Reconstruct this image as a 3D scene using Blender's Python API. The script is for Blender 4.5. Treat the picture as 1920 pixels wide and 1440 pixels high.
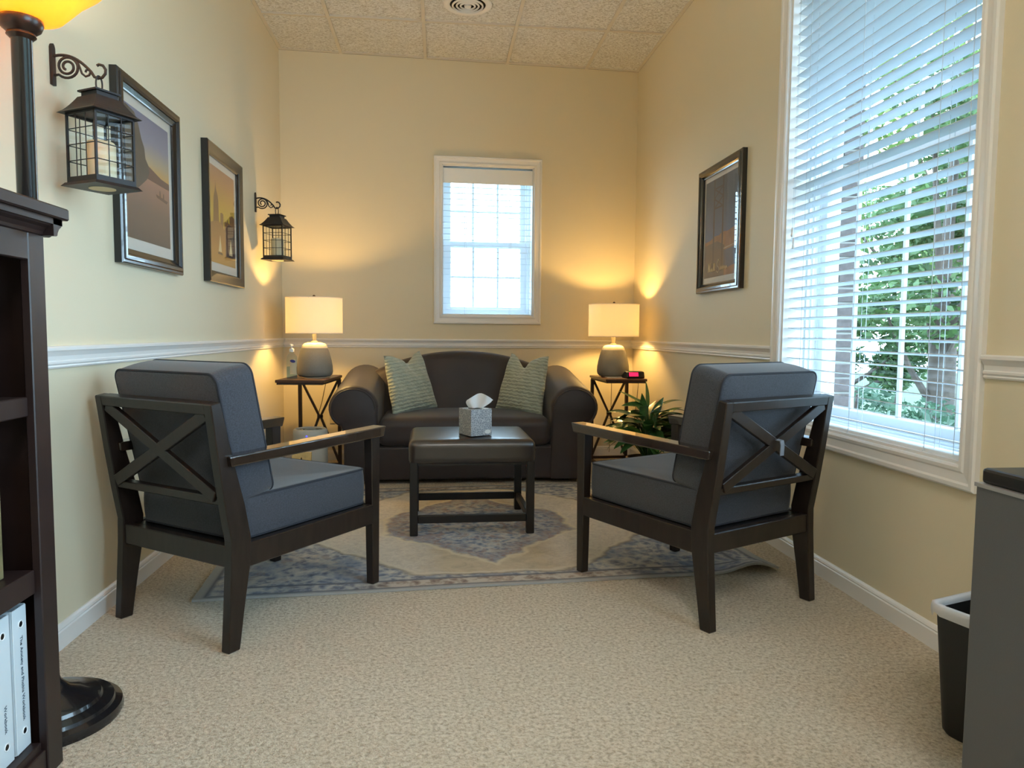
import bpy, bmesh, math, random
from mathutils import Vector, Matrix, Quaternion
random.seed(7)
PI = math.pi
S = bpy.context.scene
COL = S.collection
for o in list(bpy.data.objects): bpy.data.objects.remove(o)

# ------------------------------------------------------------------ camera, sky, lights, exposure
F_PX, YAW, PITCH, ROLL = 1346.33, 0.1019, -0.0709, 0.0079
CAM = Vector((1.1205, 0.0, 0.9431))
cam = bpy.data.cameras.new('camera'); cam.sensor_width = 36; cam.lens = F_PX*36/1920
cam.clip_start = 0.02
co = bpy.data.objects.new('camera', cam); COL.objects.link(co)
fwd = Vector((math.sin(YAW)*math.cos(PITCH), math.cos(YAW)*math.cos(PITCH), math.sin(PITCH)))
rt = Vector((math.cos(YAW), -math.sin(YAW), 0)); up = rt.cross(fwd)
r2 = math.cos(ROLL)*rt + math.sin(ROLL)*up; u2 = -math.sin(ROLL)*rt + math.cos(ROLL)*up
M = Matrix((r2, u2, -fwd)).transposed().to_4x4(); M.translation = CAM
co.matrix_world = M
S.camera = co
S.view_settings.view_transform = 'Standard'; S.view_settings.look = 'None'
S.view_settings.gamma = 1; S.view_settings.use_curve_mapping = False
S.view_settings.exposure = 0.54
S.cycles.max_bounces = 10; S.cycles.diffuse_bounces = 5; S.cycles.transparent_max_bounces = 24
S.cycles.sample_clamp_indirect = 6.0; S.cycles.caustics_reflective = False; S.cycles.caustics_refractive = False

SKY = 9.0
w = bpy.data.worlds.new('sky'); S.world = w; w.use_nodes = True
bgn = w.node_tree.nodes['Background']; bgn.inputs[0].default_value = (0.62, 0.84, 1.06, 1); bgn.inputs[1].default_value = SKY

W = 2.62; H = 2.915; D = 5.3964; K = 0.0602
def wall_y(x): return D + K*(x-1.31)/1.31

def area(name, loc, rot, sx, sy, power, col, portal=False):
    l = bpy.data.lights.new(name, 'AREA'); l.shape = 'RECTANGLE'; l.size = sx; l.size_y = sy
    l.energy = power; l.color = col
    if portal: l.cycles.is_portal = True
    o = bpy.data.objects.new(name, l); COL.objects.link(o); o.location = loc; o.rotation_euler = rot
    return o
def point(name, loc, power, col, r=0.03, parent=None):
    l = bpy.data.lights.new(name, 'POINT'); l.energy = power; l.color = col; l.shadow_soft_size = r
    o = bpy.data.objects.new(name, l); COL.objects.link(o); o.location = loc
    if parent: o.parent = parent
    return o
area('window_portal', (W+.40, 2.467, 1.5), (0, PI/2, 0), 1.95, 1.2, 1, (1, 1, 1), True)
area('near_window_portal', (W+.40, .35, 1.5), (0, PI/2, 0), 1.95, 2.0, 1, (1, 1, 1), True)
area('back_window_portal', (1.485, D+.26, 1.62), (-PI/2, 0, 0), .75, 1.2, 1, (1, 1, 1), True)
LAMP_W = 13.5; LAMP_C = (1.0, 0.61, 0.19)
TORCH_W = 40.0; TORCH_C = (1.0, 0.91, 0.74)
FILL_W = 18.0; FILL_C = (1.0, 0.96, 0.90)

# ------------------------------------------------------------------ materials
def lin(c):
    return tuple((v/12.92 if v <= .04045 else ((v+.055)/1.055)**2.4) for v in [x/255 for x in c])
class NT:
    def __init__(s, m): s.t = m.node_tree; s.n = s.t.nodes; s.l = s.t.links
    def new(s, ty, **kw):
        nd = s.n.new(ty)
        for k, v in kw.items(): setattr(nd, k, v)
        return nd
    def lk(s, a, b): s.l.new(a, b)
    def math(s, op, a, b=None, c=None):
        nd = s.n.new('ShaderNodeMath'); nd.operation = op
        for i, v in enumerate((a, b, c)):
            if v is None: continue
            if isinstance(v, (int, float)): nd.inputs[i].default_value = v
            else: s.l.new(v, nd.inputs[i])
        return nd.outputs[0]
    def mix(s, f, a, b):
        nd = s.n.new('ShaderNodeMix'); nd.data_type = 'RGBA'
        for i, v in ((0, f), (6, a), (7, b)):
            if isinstance(v, (int, float)): nd.inputs[i].default_value = v
            elif isinstance(v, tuple): nd.inputs[i].default_value = (*v[:3], 1)
            else: s.l.new(v, nd.inputs[i])
        return nd.outputs[2]
    def noise(s, co, scale, detail=3, rough=.55, dist=0):
        nd = s.n.new('ShaderNodeTexNoise'); nd.inputs['Scale'].default_value = scale
        nd.inputs['Detail'].default_value = detail; nd.inputs['Roughness'].default_value = rough
        nd.inputs['Distortion'].default_value = dist
        s.l.new(co, nd.inputs['Vector']); return nd.outputs[0]
    def ramp(s, v, stops, interp='LINEAR'):
        nd = s.n.new('ShaderNodeValToRGB'); cr = nd.color_ramp; cr.interpolation = interp
        while len(cr.elements) < len(stops): cr.elements.new(.5)
        for e, (p, c) in zip(cr.elements, stops):
            e.position = p; e.color = (*c[:3], 1) if isinstance(c, tuple) else (c, c, c, 1)
        s.l.new(v, nd.inputs[0]); return nd.outputs[0]
def mat(name, col, rough=.5, metal=0, nscale=0, namt=.15, bscale=0, bstr=.2, bdist=.002, coat=0, spec=.5, sub=0, sheen=0, stretch=None, trans=0):
    m = bpy.data.materials.new(name); m.use_nodes = True; t = NT(m)
    b = t.n['Principled BSDF']; c = lin(col)
    b.inputs['Roughness'].default_value = rough; b.inputs['Metallic'].default_value = metal
    b.inputs['Specular IOR Level'].default_value = spec; b.inputs['Coat Weight'].default_value = coat
    b.inputs['Sheen Weight'].default_value = sheen
    b.inputs['Base Color'].default_value = (*c, 1)
    m.diffuse_color = (*c, 1)
    co_ = None
    if nscale or bscale:
        tc = t.new('ShaderNodeTexCoord'); co_ = tc.outputs['Object']
        if stretch:
            mp = t.new('ShaderNodeMapping'); mp.inputs['Scale'].default_value = stretch; t.lk(co_, mp.inputs['Vector']); co_ = mp.outputs[0]
    if nscale:
        n = t.noise(co_, nscale, 4)
        lo = tuple(x*(1-namt) for x in c); hi = tuple(min(1, x*(1+namt)) for x in c)
        t.lk(t.ramp(n, [(.3, lo), (.7, hi)]), b.inputs['Base Color'])
    if bscale:
        n = t.noise(co_, bscale, 3)
        bp = t.new('ShaderNodeBump'); bp.inputs['Strength'].default_value = bstr; bp.inputs['Distance'].default_value = bdist
        t.lk(n, bp.inputs['Height']); t.lk(bp.outputs[0], b.inputs['Normal'])
    return m
def emit(name, col, strength):
    m = bpy.data.materials.new(name); m.use_nodes = True; t = NT(m)
    b = t.n['Principled BSDF']; c = lin(col); b.inputs['Base Color'].default_value = (*c, 1)
    b.inputs['Emission Color'].default_value = (*c, 1); b.inputs['Emission Strength'].default_value = strength
    return m
def glassy(name, tint=(1, 1, 1), refl=1.45, rough=0.0, amount=1.0):
    m = bpy.data.materials.new(name); m.use_nodes = True; t = NT(m)
    t.n.remove(t.n['Principled BSDF']); out = t.n['Material Output']
    tr = t.new('ShaderNodeBsdfTransparent'); tr.inputs[0].default_value = (*tint, 1)
    gl = t.new('ShaderNodeBsdfGlossy'); gl.inputs['Roughness'].default_value = rough
    fr = t.new('ShaderNodeFresnel'); fr.inputs[0].default_value = refl
    ge = t.new('ShaderNodeNewGeometry')           # a thin pane reflects at its outer faces only
    mx = t.new('ShaderNodeMixShader'); t.lk(t.math('MULTIPLY', t.math('MULTIPLY', fr.outputs[0], amount), t.math('SUBTRACT', 1.0, ge.outputs['Backfacing'])), mx.inputs[0])
    t.lk(tr.outputs[0], mx.inputs[1]); t.lk(gl.outputs[0], mx.inputs[2]); t.lk(mx.outputs[0], out.inputs[0])
    return m
def translucent(name, col, tr_amt=.5, rough=.8, gloss=0.0):
    m = bpy.data.materials.new(name); m.use_nodes = True; t = NT(m); c = lin(col)
    b = t.n['Principled BSDF']; b.inputs['Base Color'].default_value = (*c, 1); b.inputs['Roughness'].default_value = rough
    tl = t.new('ShaderNodeBsdfTranslucent'); tl.inputs[0].default_value = (*c, 1)
    mx = t.new('ShaderNodeMixShader'); mx.inputs[0].default_value = tr_amt
    t.lk(b.outputs[0], mx.inputs[1]); t.lk(tl.outputs[0], mx.inputs[2]); t.lk(mx.outputs[0], t.n['Material Output'].inputs[0])
    return m

m_wall = mat('wall_paint', (222, 211, 184), .62, bscale=140, bstr=.12, bdist=.002, spec=.35)
m_trim = mat('white_trim', (232, 230, 228), .32)
m_white = mat('white_vinyl', (236, 240, 244), .4)
m_slat = translucent('slat_white', (226, 234, 242), .06, .45)
m_cord = mat('cord_white', (205, 212, 218), .7)
m_wood = mat('espresso_wood', (36, 27, 23), .32, nscale=9, namt=.35, stretch=(6, 6, 1))
m_wood_arm = mat('espresso_wood_arm', (48, 35, 27), .20, nscale=9, namt=.35, stretch=(6, 1, 6), coat=1.0)
m_shelf = mat('bookcase_wood', (40, 27, 26), .42, nscale=6, namt=.25, bscale=25, bstr=.05)
m_fab = mat('charcoal_fabric', (56, 59, 68), .9, nscale=260, namt=.35, bscale=420, bstr=.5, bdist=.001, sheen=.25)
m_pipe = mat('charcoal_piping', (44, 46, 54), .9)
m_sofa = mat('sofa_suede', (44, 36, 39), .55, nscale=5, namt=.12, bscale=300, bstr=.15, bdist=.001, sheen=.12)
m_leather = mat('brown_leather', (34, 25, 23), .33, nscale=8, namt=.2, bscale=55, bstr=.10, bdist=.001, spec=1.0, coat=.12)
m_blackwood = mat('black_wood', (22, 20, 22), .35)
m_frame = mat('black_frame', (26, 24, 27), .22, coat=.4)
m_matb = mat('print_paper', (226, 222, 214), .7)
m_glass = glassy('picture_glass', (.97, .97, .97), 1.5)
m_lpane = glassy('lantern_glass', (.97, .98, .98), 1.4, amount=.5)
m_pane = glassy('window_glass', (.93, .97, .96), 1.45, amount=.7)
m_iron = mat('dark_iron', (40, 36, 38), .45, metal=.3, nscale=30, namt=.2)
m_iron2 = mat('bronze_iron', (48, 38, 36), .5, metal=.2)
m_tabletop = mat('table_walnut', (70, 42, 30), .3, nscale=10, namt=.3, stretch=(1, 8, 8))
m_brownmetal = mat('brown_metal', (42, 26, 20), .5)
m_lampbody = mat('lamp_stoneware', (124, 121, 114), .6, nscale=300, namt=.12, bscale=200, bstr=.25, bdist=.001)
m_lampglaze = mat('lamp_glaze', (205, 200, 182), .12, coat=.6)
m_lampmetal = mat('lamp_metal', (206, 198, 172), .35, metal=.25)
m_shade = translucent('shade_linen', (250, 244, 232), .40, .9)
m_amber = translucent('amber_glass', (255, 196, 96), .42, .25)
m_clear = glassy('clear_plastic', (.86, .92, .96), 1.4)
m_blue = mat('label_blue', (40, 50, 120), .4)
m_gel = glassy('blue_gel', (.62, .76, .92), 1.3)
m_plasticw = mat('white_plastic', (222, 222, 218), .4)
m_grayplastic = mat('grey_plastic', (140, 138, 130), .5)
m_black = mat('black_plastic', (16, 16, 17), .35)
m_binblk = mat('bin_black', (22, 21, 21), .5)
m_liner = translucent('bin_liner', (230, 230, 232), .35, .35)
m_cab = mat('grey_steel', (92, 93, 96), .45, metal=.15, nscale=500, namt=.05, spec=.3)
m_cabedge = mat('bright_steel_edge', (170, 170, 172), .35, metal=.5)
m_pillow = None
m_leaf = mat('leaf_green', (54, 96, 50), .28, nscale=30, namt=.4, coat=.2)
m_leaf2 = mat('leaf_bright', (88, 128, 52), .35, nscale=30, namt=.3)
m_pot = mat('pot_clay', (120, 92, 78), .7, nscale=14, namt=.35)
m_soil = mat('soil', (45, 34, 28), .95)
m_candle = mat('candle_wax', (226, 212, 176), .6)
m_binder = mat('binder_white', (206, 218, 226), .35)
m_bookt = mat('book_tan', (120, 104, 78), .8, nscale=40, namt=.25, stretch=(1, 1, .1))
m_ink = mat('ink_grey', (70, 84, 100), .8)
m_box = mat('box_greybrown', (98, 82, 68), .55, nscale=20, namt=.25)
m_boxlight = mat('box_pale_top', (190, 172, 148), .5)
m_pink = emit('clock_display', (255, 30, 80), 1.2)
m_led = emit('blue_led', (60, 60, 255), 3.0)
m_brick = mat('dark_brick', (92, 80, 78), .85, nscale=30, namt=.3, bscale=60, bstr=.4)
m_mortar = mat('mortar', (150, 146, 140), .9)
m_lawn = mat('lawn', (46, 64, 38), .95, nscale=1.5, namt=.4)
m_trunk = mat('bark', (72, 62, 56), .9, nscale=12, namt=.3)
m_ceilwhite = mat('ceiling_grid_white', (208, 202, 192), .7)
m_strap = mat('grey_strap', (128, 134, 144), .7)
m_dark = mat('dark_void', (10, 9, 9), .9)
m_panel = emit('fill_panel', (255, 246, 232), 1.0)

def m_tile_():
    m = bpy.data.materials.new('ceiling_tile'); m.use_nodes = True; t = NT(m); b = t.n['Principled BSDF']
    b.inputs['Roughness'].default_value = .9; b.inputs['Specular IOR Level'].default_value = .1
    tc = t.new('ShaderNodeTexCoord'); co_ = tc.outputs['Object']
    mp = t.new('ShaderNodeMapping'); mp.inputs['Scale'].default_value = (1, 2.0, 1); t.lk(co_, mp.inputs['Vector'])
    n1 = t.noise(mp.outputs[0], 62, 3, .6, 1.0); n2 = t.noise(co_, 22, 4, .65, .5)
    f = t.math('MULTIPLY', t.math('SUBTRACT', n1, .0), 1.0)
    dk = t.ramp(f, [(.40, 0.0), (.52, 1.0)])
    base = t.mix(n2, lin((218, 219, 220)), lin((238, 239, 240)))
    t.lk(t.mix(dk, lin((186, 184, 180)), base), b.inputs['Base Color'])
    bp = t.new('ShaderNodeBump'); bp.inputs['Strength'].default_value = .6; bp.inputs['Distance'].default_value = .004
    t.lk(dk, bp.inputs['Height']); t.lk(bp.outputs[0], b.inputs['Normal'])
    return m
m_tile = m_tile_()
def m_carpet_():
    m = bpy.data.materials.new('beige_carpet'); m.use_nodes = True; t = NT(m); b = t.n['Principled BSDF']
    b.inputs['Roughness'].default_value = 1; b.inputs['Specular IOR Level'].default_value = .05
    b.inputs['Sheen Weight'].default_value = .3
    tc = t.new('ShaderNodeTexCoord'); co_ = tc.outputs['Object']
    n1 = t.noise(co_, 95, 4, .65, .4); n2 = t.noise(co_, 3.0, 3); n3 = t.noise(co_, 260, 2)
    c = t.ramp(n1, [(.32, lin((150, 132, 106))), (.5, lin((206, 191, 166))), (.7, lin((236, 225, 205)))])
    c = t.mix(t.math('MULTIPLY', n2, .35), c, lin((190, 170, 138)))
    t.lk(c, b.inputs['Base Color'])
    hgt = t.math('ADD', n1, t.math('MULTIPLY', n3, .35))
    bp = t.new('ShaderNodeBump'); bp.inputs['Strength'].default_value = .85; bp.inputs['Distance'].default_value = .012
    t.lk(hgt, bp.inputs['Height']); t.lk(bp.outputs[0], b.inputs['Normal'])
    return m
m_carpet = m_carpet_()
def m_rug_():
    m = bpy.data.materials.new('rug_pattern'); m.use_nodes = True; t = NT(m); b = t.n['Principled BSDF']
    b.inputs['Roughness'].default_value = .95; b.inputs['Specular IOR Level'].default_value = .1
    tc = t.new('ShaderNodeTexCoord'); co_ = tc.outputs['Object']
    nz = t.new('ShaderNodeTexNoise'); nz.inputs['Scale'].default_value = 7; nz.inputs['Detail'].default_value = 4; t.lk(co_, nz.inputs['Vector'])
    vm = t.new('ShaderNodeVectorMath', operation='SUBTRACT'); t.lk(nz.outputs[1], vm.inputs[0]); vm.inputs[1].default_value = (.5, .5, .5)
    vs = t.new('ShaderNodeVectorMath', operation='SCALE'); t.lk(vm.outputs[0], vs.inputs[0]); vs.inputs['Scale'].default_value = .14
    va = t.new('ShaderNodeVectorMath', operation='ADD'); t.lk(co_, va.inputs[0]); t.lk(vs.outputs[0], va.inputs[1])
    sp = t.new('ShaderNodeSeparateXYZ'); t.lk(va.outputs[0], sp.inputs[0])
    sp0 = t.new('ShaderNodeSeparateXYZ'); t.lk(co_, sp0.inputs[0])
    ax = t.math('ABSOLUTE', sp.outputs[0]); ay = t.math('ABSOLUTE', sp.outputs[1])
    ax0 = t.math('ABSOLUTE', sp0.outputs[0]); ay0 = t.math('ABSOLUTE', t.math('SUBTRACT', sp0.outputs[1], .0))
    d1 = t.math('ADD', t.math('DIVIDE', ax, .60), t.math('DIVIDE', ay, .64))
    d1 = t.math('MAXIMUM', d1, t.math('DIVIDE', ax, .46))
    d2 = t.math('MAXIMUM', t.math('DIVIDE', ay, .75), t.math('ADD', t.math('DIVIDE', ax, 1.0), t.math('DIVIDE', ay, 1.08)))
    fine = t.noise(co_, 34, 4, .7, 1.2); med = t.noise(co_, 13, 4, .65, 1.0); big = t.noise(co_, 4.5, 3)
    vo = t.new('ShaderNodeTexVoronoi'); vo.inputs['Scale'].default_value = 26; t.lk(va.outputs[0], vo.inputs['Vector'])
    orn = t.math('ADD', t.math('MULTIPLY', fine, .6), t.math('MULTIPLY', vo.outputs[0], .55))
    blue = t.ramp(orn, [(.30, lin((84, 98, 124))), (.46, lin((118, 130, 150))), (.60, lin((164, 168, 174))), (.75, lin((188, 184, 178)))])
    blue = t.mix(t.ramp(med, [(.52, 0.0), (.62, .75)]), blue, lin((146, 126, 120)))
    blue2 = t.ramp(orn, [(.30, lin((88, 94, 112))), (.46, lin((124, 130, 144))), (.62, lin((170, 170, 170))), (.8, lin((196, 190, 180)))])
    blue2 = t.mix(t.ramp(big, [(.5, 0.0), (.62, .6)]), blue2, lin((104, 124, 152)))
    blue2 = t.mix(t.ramp(med, [(.56, 0.0), (.64, .5)]), blue2, lin((136, 122, 116)))
    cream = t.mix(t.ramp(fine, [(.4, 0.0), (.65, 1.0)]), lin((202, 194, 180)), lin((180, 172, 162)))
    tan = t.mix(t.ramp(med, [(.4, 0.0), (.65, 1.0)]), lin((190, 176, 152)), lin((170, 158, 138)))
    field = t.mix(t.ramp(t.math('ADD', d1, t.math('MULTIPLY', big, .8)), [(.0, 0.0), (1.0, 0.0)]), tan, cream)
    fm = t.ramp(t.math('MULTIPLY', t.math('ADD', t.math('MULTIPLY', ax, 1.6), t.math('MULTIPLY', big, .5)), .8), [(.45, 0.0), (.62, 1.0)])
    field = t.mix(fm, tan, cream)
    bord = t.ramp(orn, [(.3, lin((112, 96, 92))), (.5, lin((150, 136, 126))), (.68, lin((186, 178, 168)))])
    bord = t.mix(t.ramp(t.math('ADD', ax, t.math('MULTIPLY', med, .3)), [(.55, 0.0), (.75, 1.0)]), bord, blue2)
    def step(v, e, wdt=.02): return t.ramp(v, [(max(0, e-wdt), 0.0), (min(1, e+wdt), 1.0)])
    h1 = t.math('MULTIPLY', d1, .5); h2 = t.math('MULTIPLY', d2, .5)
    c = t.mix(step(h1, .30), blue, t.mix(t.ramp(fine, [(.45, 0.0), (.55, 1.0)]), lin((140, 118, 112)), lin((132, 136, 148))))
    c = t.mix(t.math('MULTIPLY', step(h1, .40, .07), .8), blue, c)
    c = t.mix(step(h1, .475, .012), c, lin((208, 198, 172)))
    c = t.mix(step(h1, .495, .012), c, field)
    c = t.mix(step(h2, .475, .008), c, lin((204, 196, 178)))
    c = t.mix(step(h2, .49, .008), c, lin((136, 126, 112)))
    c = t.mix(step(h2, .50, .008), c, blue2)
    bm_ = t.math('MAXIMUM', t.math('DIVIDE', ay0, .775), t.math('DIVIDE', ax0, .985))
    hb = t.math('MULTIPLY', bm_, .5)
    c = t.mix(step(hb, .492, .003), c, lin((92, 96, 108)))
    c = t.mix(step(hb, .502, .003), c, bord)
    bm2 = t.math('MAXIMUM', t.math('DIVIDE', ay0, .852), t.math('DIVIDE', ax0, 1.075))
    hb2 = t.math('MULTIPLY', bm2, .5)
    c = t.mix(step(hb2, .492, .003), c, lin((84, 88, 100)))
    c = t.mix(step(hb2, .498, .003), c, lin((160, 160, 158)))
    c = t.mix(.05, c, lin((236, 232, 226)))
    t.lk(c, b.inputs['Base Color'])
    bp = t.new('ShaderNodeBump'); bp.inputs['Strength'].default_value = .35; bp.inputs['Distance'].default_value = .004
    t.lk(t.noise(co_, 150, 3), bp.inputs['Height']); t.lk(bp.outputs[0], b.inputs['Normal'])
    return m
m_rug = m_rug_()
def m_waffle_():
    m = bpy.data.materials.new('waffle_knit'); m.use_nodes = True; t = NT(m); b = t.n['Principled BSDF']
    b.inputs['Roughness'].default_value = .95; b.inputs['Sheen Weight'].default_value = .3
    tc = t.new('ShaderNodeTexCoord'); co_ = tc.outputs['Object']
    wv = t.new('ShaderNodeTexWave', wave_type='BANDS', bands_direction='Z'); wv.inputs['Scale'].default_value = 14
    wv.inputs['Distortion'].default_value = 3.5; wv.inputs['Detail'].default_value = 2; wv.inputs['Detail Scale'].default_value = 3
    t.lk(co_, wv.inputs['Vector'])
    t.lk(t.mix(wv.outputs[1], lin((160, 168, 152)), lin((178, 184, 168))), b.inputs['Base Color'])
    bp = t.new('ShaderNodeBump'); bp.inputs['Strength'].default_value = .7; bp.inputs['Distance'].default_value = .006
    t.lk(wv.outputs[1], bp.inputs['Height']); t.lk(bp.outputs[0], b.inputs['Normal'])
    return m
m_pillow = m_waffle_()
def m_tissue_():
    m = bpy.data.materials.new('tissue_box_print'); m.use_nodes = True; t = NT(m); b = t.n['Principled BSDF']
    b.inputs['Roughness'].default_value = .6
    tc = t.new('ShaderNodeTexCoord'); vo = t.new('ShaderNodeTexVoronoi'); vo.inputs['Scale'].default_value = 110; vo.feature = 'DISTANCE_TO_EDGE'
    t.lk(tc.outputs['Object'], vo.inputs['Vector'])
    t.lk(t.mix(t.ramp(vo.outputs[0], [(.06, 0.0), (.12, 1.0)]), lin((178, 182, 186)), lin((128, 134, 142))), b.inputs['Base Color'])
    return m
m_tissue = m_tissue_()
def foliage_mat(name, a, b_):
    m = bpy.data.materials.new(name); m.use_nodes = True; t = NT(m); b = t.n['Principled BSDF']
    tc = t.new('ShaderNodeTexCoord'); n = t.noise(tc.outputs['Object'], 2.2, 4)
    c = t.ramp(n, [(.3, lin(a)), (.7, lin(b_))])
    t.lk(c, b.inputs['Base Color']); b.inputs['Roughness'].default_value = .6
    tl = t.new('ShaderNodeBsdfTranslucent'); t.lk(c, tl.inputs[0])
    mx = t.new('ShaderNodeMixShader'); mx.inputs[0].default_value = .35
    t.lk(b.outputs[0], mx.inputs[1]); t.lk(tl.outputs[0], mx.inputs[2]); t.lk(mx.outputs[0], t.n['Material Output'].inputs[0])
    return m
m_tree1 = foliage_mat('tree_leaves', (46, 72, 44), (86, 114, 66))
m_tree2 = foliage_mat('tree_leaves_yellow', (84, 112, 54), (122, 146, 78))
m_tree3 = foliage_mat('shrub_leaves', (46, 74, 58), (82, 110, 86))

# ------------------------------------------------------------------ mesh helpers
def obj(name, bm, m, parent=None, smooth=False, loc=None, bevel=0, seg=2, rot=None):
    me = bpy.data.meshes.new(name)
    bmesh.ops.recalc_face_normals(bm, faces=bm.faces)
    if bevel:
        es = [e for e in bm.edges if len(e.link_faces) == 2 and e.calc_face_angle(0) > .6]
        bmesh.ops.bevel(bm, geom=es, offset=bevel, segments=seg, profile=.5, affect='EDGES', clamp_overlap=True)
    bm.to_mesh(me); bm.free()
    for mm in (m if isinstance(m, (list, tuple)) else [m]): me.materials.append(mm)
    if smooth:
        me.polygons.foreach_set('use_smooth', [True]*len(me.polygons))
        if smooth != 'all':
            try: me.set_sharp_from_angle(angle=math.radians(smooth if isinstance(smooth, (int, float)) and smooth is not True else 40))
            except Exception: pass
    o = bpy.data.objects.new(name, me); COL.objects.link(o)
    if parent: o.parent = parent
    if loc: o.location = loc
    if rot: o.rotation_euler = rot
    return o
def thing(name, label, cat, loc=(0, 0, 0), rz=0, group=None):
    o = bpy.data.objects.new(name, None); COL.objects.link(o); o.empty_display_size = .05
    o.location = loc; o.rotation_euler = (0, 0, rz); o['label'] = label; o['category'] = cat
    if group: o['group'] = group
    return o
def tag(o, label, cat, group=None):
    o['label'] = label; o['category'] = cat
    if group: o['group'] = group
    return o
def struct(o): o['kind'] = 'structure'; return o
def children(o): return [c for c in bpy.data.objects if c.parent == o]
def copy_tree(o, parent=None):
    c = o.copy(); COL.objects.link(c)
    if parent: c.parent = parent
    for ch in children(o): copy_tree(ch, c)
    return c
def B(): return bmesh.new()
def hexa(bm, p):
    v = [bm.verts.new(q) for q in p]
    for f in ((0, 3, 2, 1), (4, 5, 6, 7), (0, 1, 5, 4), (1, 2, 6, 5), (2, 3, 7, 6), (3, 0, 4, 7)): bm.faces.new([v[i] for i in f])
    return v
def box(bm, x0, x1, y0, y1, z0, z1):
    return hexa(bm, [(x0, y0, z0), (x1, y0, z0), (x1, y1, z0), (x0, y1, z0), (x0, y0, z1), (x1, y0, z1), (x1, y1, z1), (x0, y1, z1)])
def bar(bm, a, b, wx, wy, side=(1, 0, 0)):
    """square bar from a to b; wx along 'side', wy along the other"""
    a = Vector(a); b = Vector(b); d = (b-a).normalized(); s = Vector(side); s = (s-d*s.dot(d)).normalized(); q = d.cross(s)
    s *= wx/2; q *= wy/2
    hexa(bm, [a-s-q, a+s-q, a+s+q, a-s+q, b-s-q, b+s-q, b+s+q, b-s+q])
def tube(bm, pts, r, seg=8, closed=False, cap=True):
    pts = [Vector(p) for p in pts]; n = len(pts)
    rs = r if isinstance(r, (list, tuple)) else [r]*n
    rings = []; nrm = None
    for i, p in enumerate(pts):
        if closed: t = (pts[(i+1) % n]-pts[i-1])
        else: t = pts[min(i+1, n-1)]-pts[max(i-1, 0)]
        if t.length < 1e-9: t = Vector((0, 0, 1))
        t.normalize()
        if nrm is None:
            a = Vector((0, 0, 1)) if abs(t.z) < .9 else Vector((1, 0, 0)); nrm = (a-t*a.dot(t)).normalized()
        else:
            nrm = nrm-t*nrm.dot(t)
            nrm = nrm.normalized() if nrm.length > 1e-6 else t.orthogonal().normalized()
        bn = t.cross(nrm)
        rings.append([bm.verts.new(p+(nrm*math.cos(2*PI*k/seg)+bn*math.sin(2*PI*k/seg))*rs[i]) for k in range(seg)])
    for i in range(n if closed else n-1):
        a, b = rings[i], rings[(i+1) % n]
        for k in range(seg): bm.faces.new([a[k], a[(k+1) % seg], b[(k+1) % seg], b[k]])
    if cap and not closed:
        bm.faces.new(rings[0][::-1]); bm.faces.new(rings[-1])
def lathe(bm, prof, seg=40, c=(0, 0, 0), cap=True):
    rings = []
    for r, z in prof:
        rings.append([bm.verts.new((c[0]+max(r, 1e-4)*math.cos(2*PI*k/seg), c[1]+max(r, 1e-4)*math.sin(2*PI*k/seg), c[2]+z)) for k in range(seg)])
    for a, b in zip(rings, rings[1:]):
        for k in range(seg): bm.faces.new([a[k], a[(k+1) % seg], b[(k+1) % seg], b[k]])
    if cap: bm.faces.new(rings[0][::-1]); bm.faces.new(rings[-1])
def prism(bm, poly, axis, a, b):
    """poly of 2D pts extruded along an axis from a to b. axis 'y': (x,z); 'x': (y,z); 'z': (x,y)"""
    def P(p, t): return {'y': (p[0], t, p[1]), 'x': (t, p[0], p[1]), 'z': (p[0], p[1], t)}[axis]
    v0 = [bm.verts.new(P(p, a)) for p in poly]; v1 = [bm.verts.new(P(p, b)) for p in poly]; n = len(poly)
    bm.faces.new(v0[::-1]); bm.faces.new(v1)
    for i in range(n): bm.faces.new([v0[i], v0[(i+1) % n], v1[(i+1) % n], v1[i]])
    return v0, v1
def molding(bm, prof, A, Bp, n):
    """sweep (out, z) profile from A to Bp, out along n"""
    A = Vector(A); Bp = Vector(Bp); n = Vector(n)
    l = [[bm.verts.new(q+n*p+Vector((0, 0, z))) for p, z in prof] for q in (A, Bp)]
    k = len(prof)
    for i in range(k): bm.faces.new([l[0][i], l[0][(i+1) % k], l[1][(i+1) % k], l[1][i]])
    bm.faces.new(l[0][::-1]); bm.faces.new(l[1])
def frame_loop(bm, x0, x1, z0, z1, prof, close=True):
    """mitred frame in the xz plane, front to -y. prof: (inset from outer rect, height to the front)"""
    loops = []
    for o, h in prof:
        loops.append([bm.verts.new(p) for p in ((x0+o, -h, z0+o), (x1-o, -h, z0+o), (x1-o, -h, z1-o), (x0+o, -h, z1-o))])
    n = len(loops)
    for i in range(n if close else n-1):
        a, b = loops[i], loops[(i+1) % n]
        for k in range(4): bm.faces.new([a[k], a[(k+1) % 4], b[(k+1) % 4], b[k]])
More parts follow.
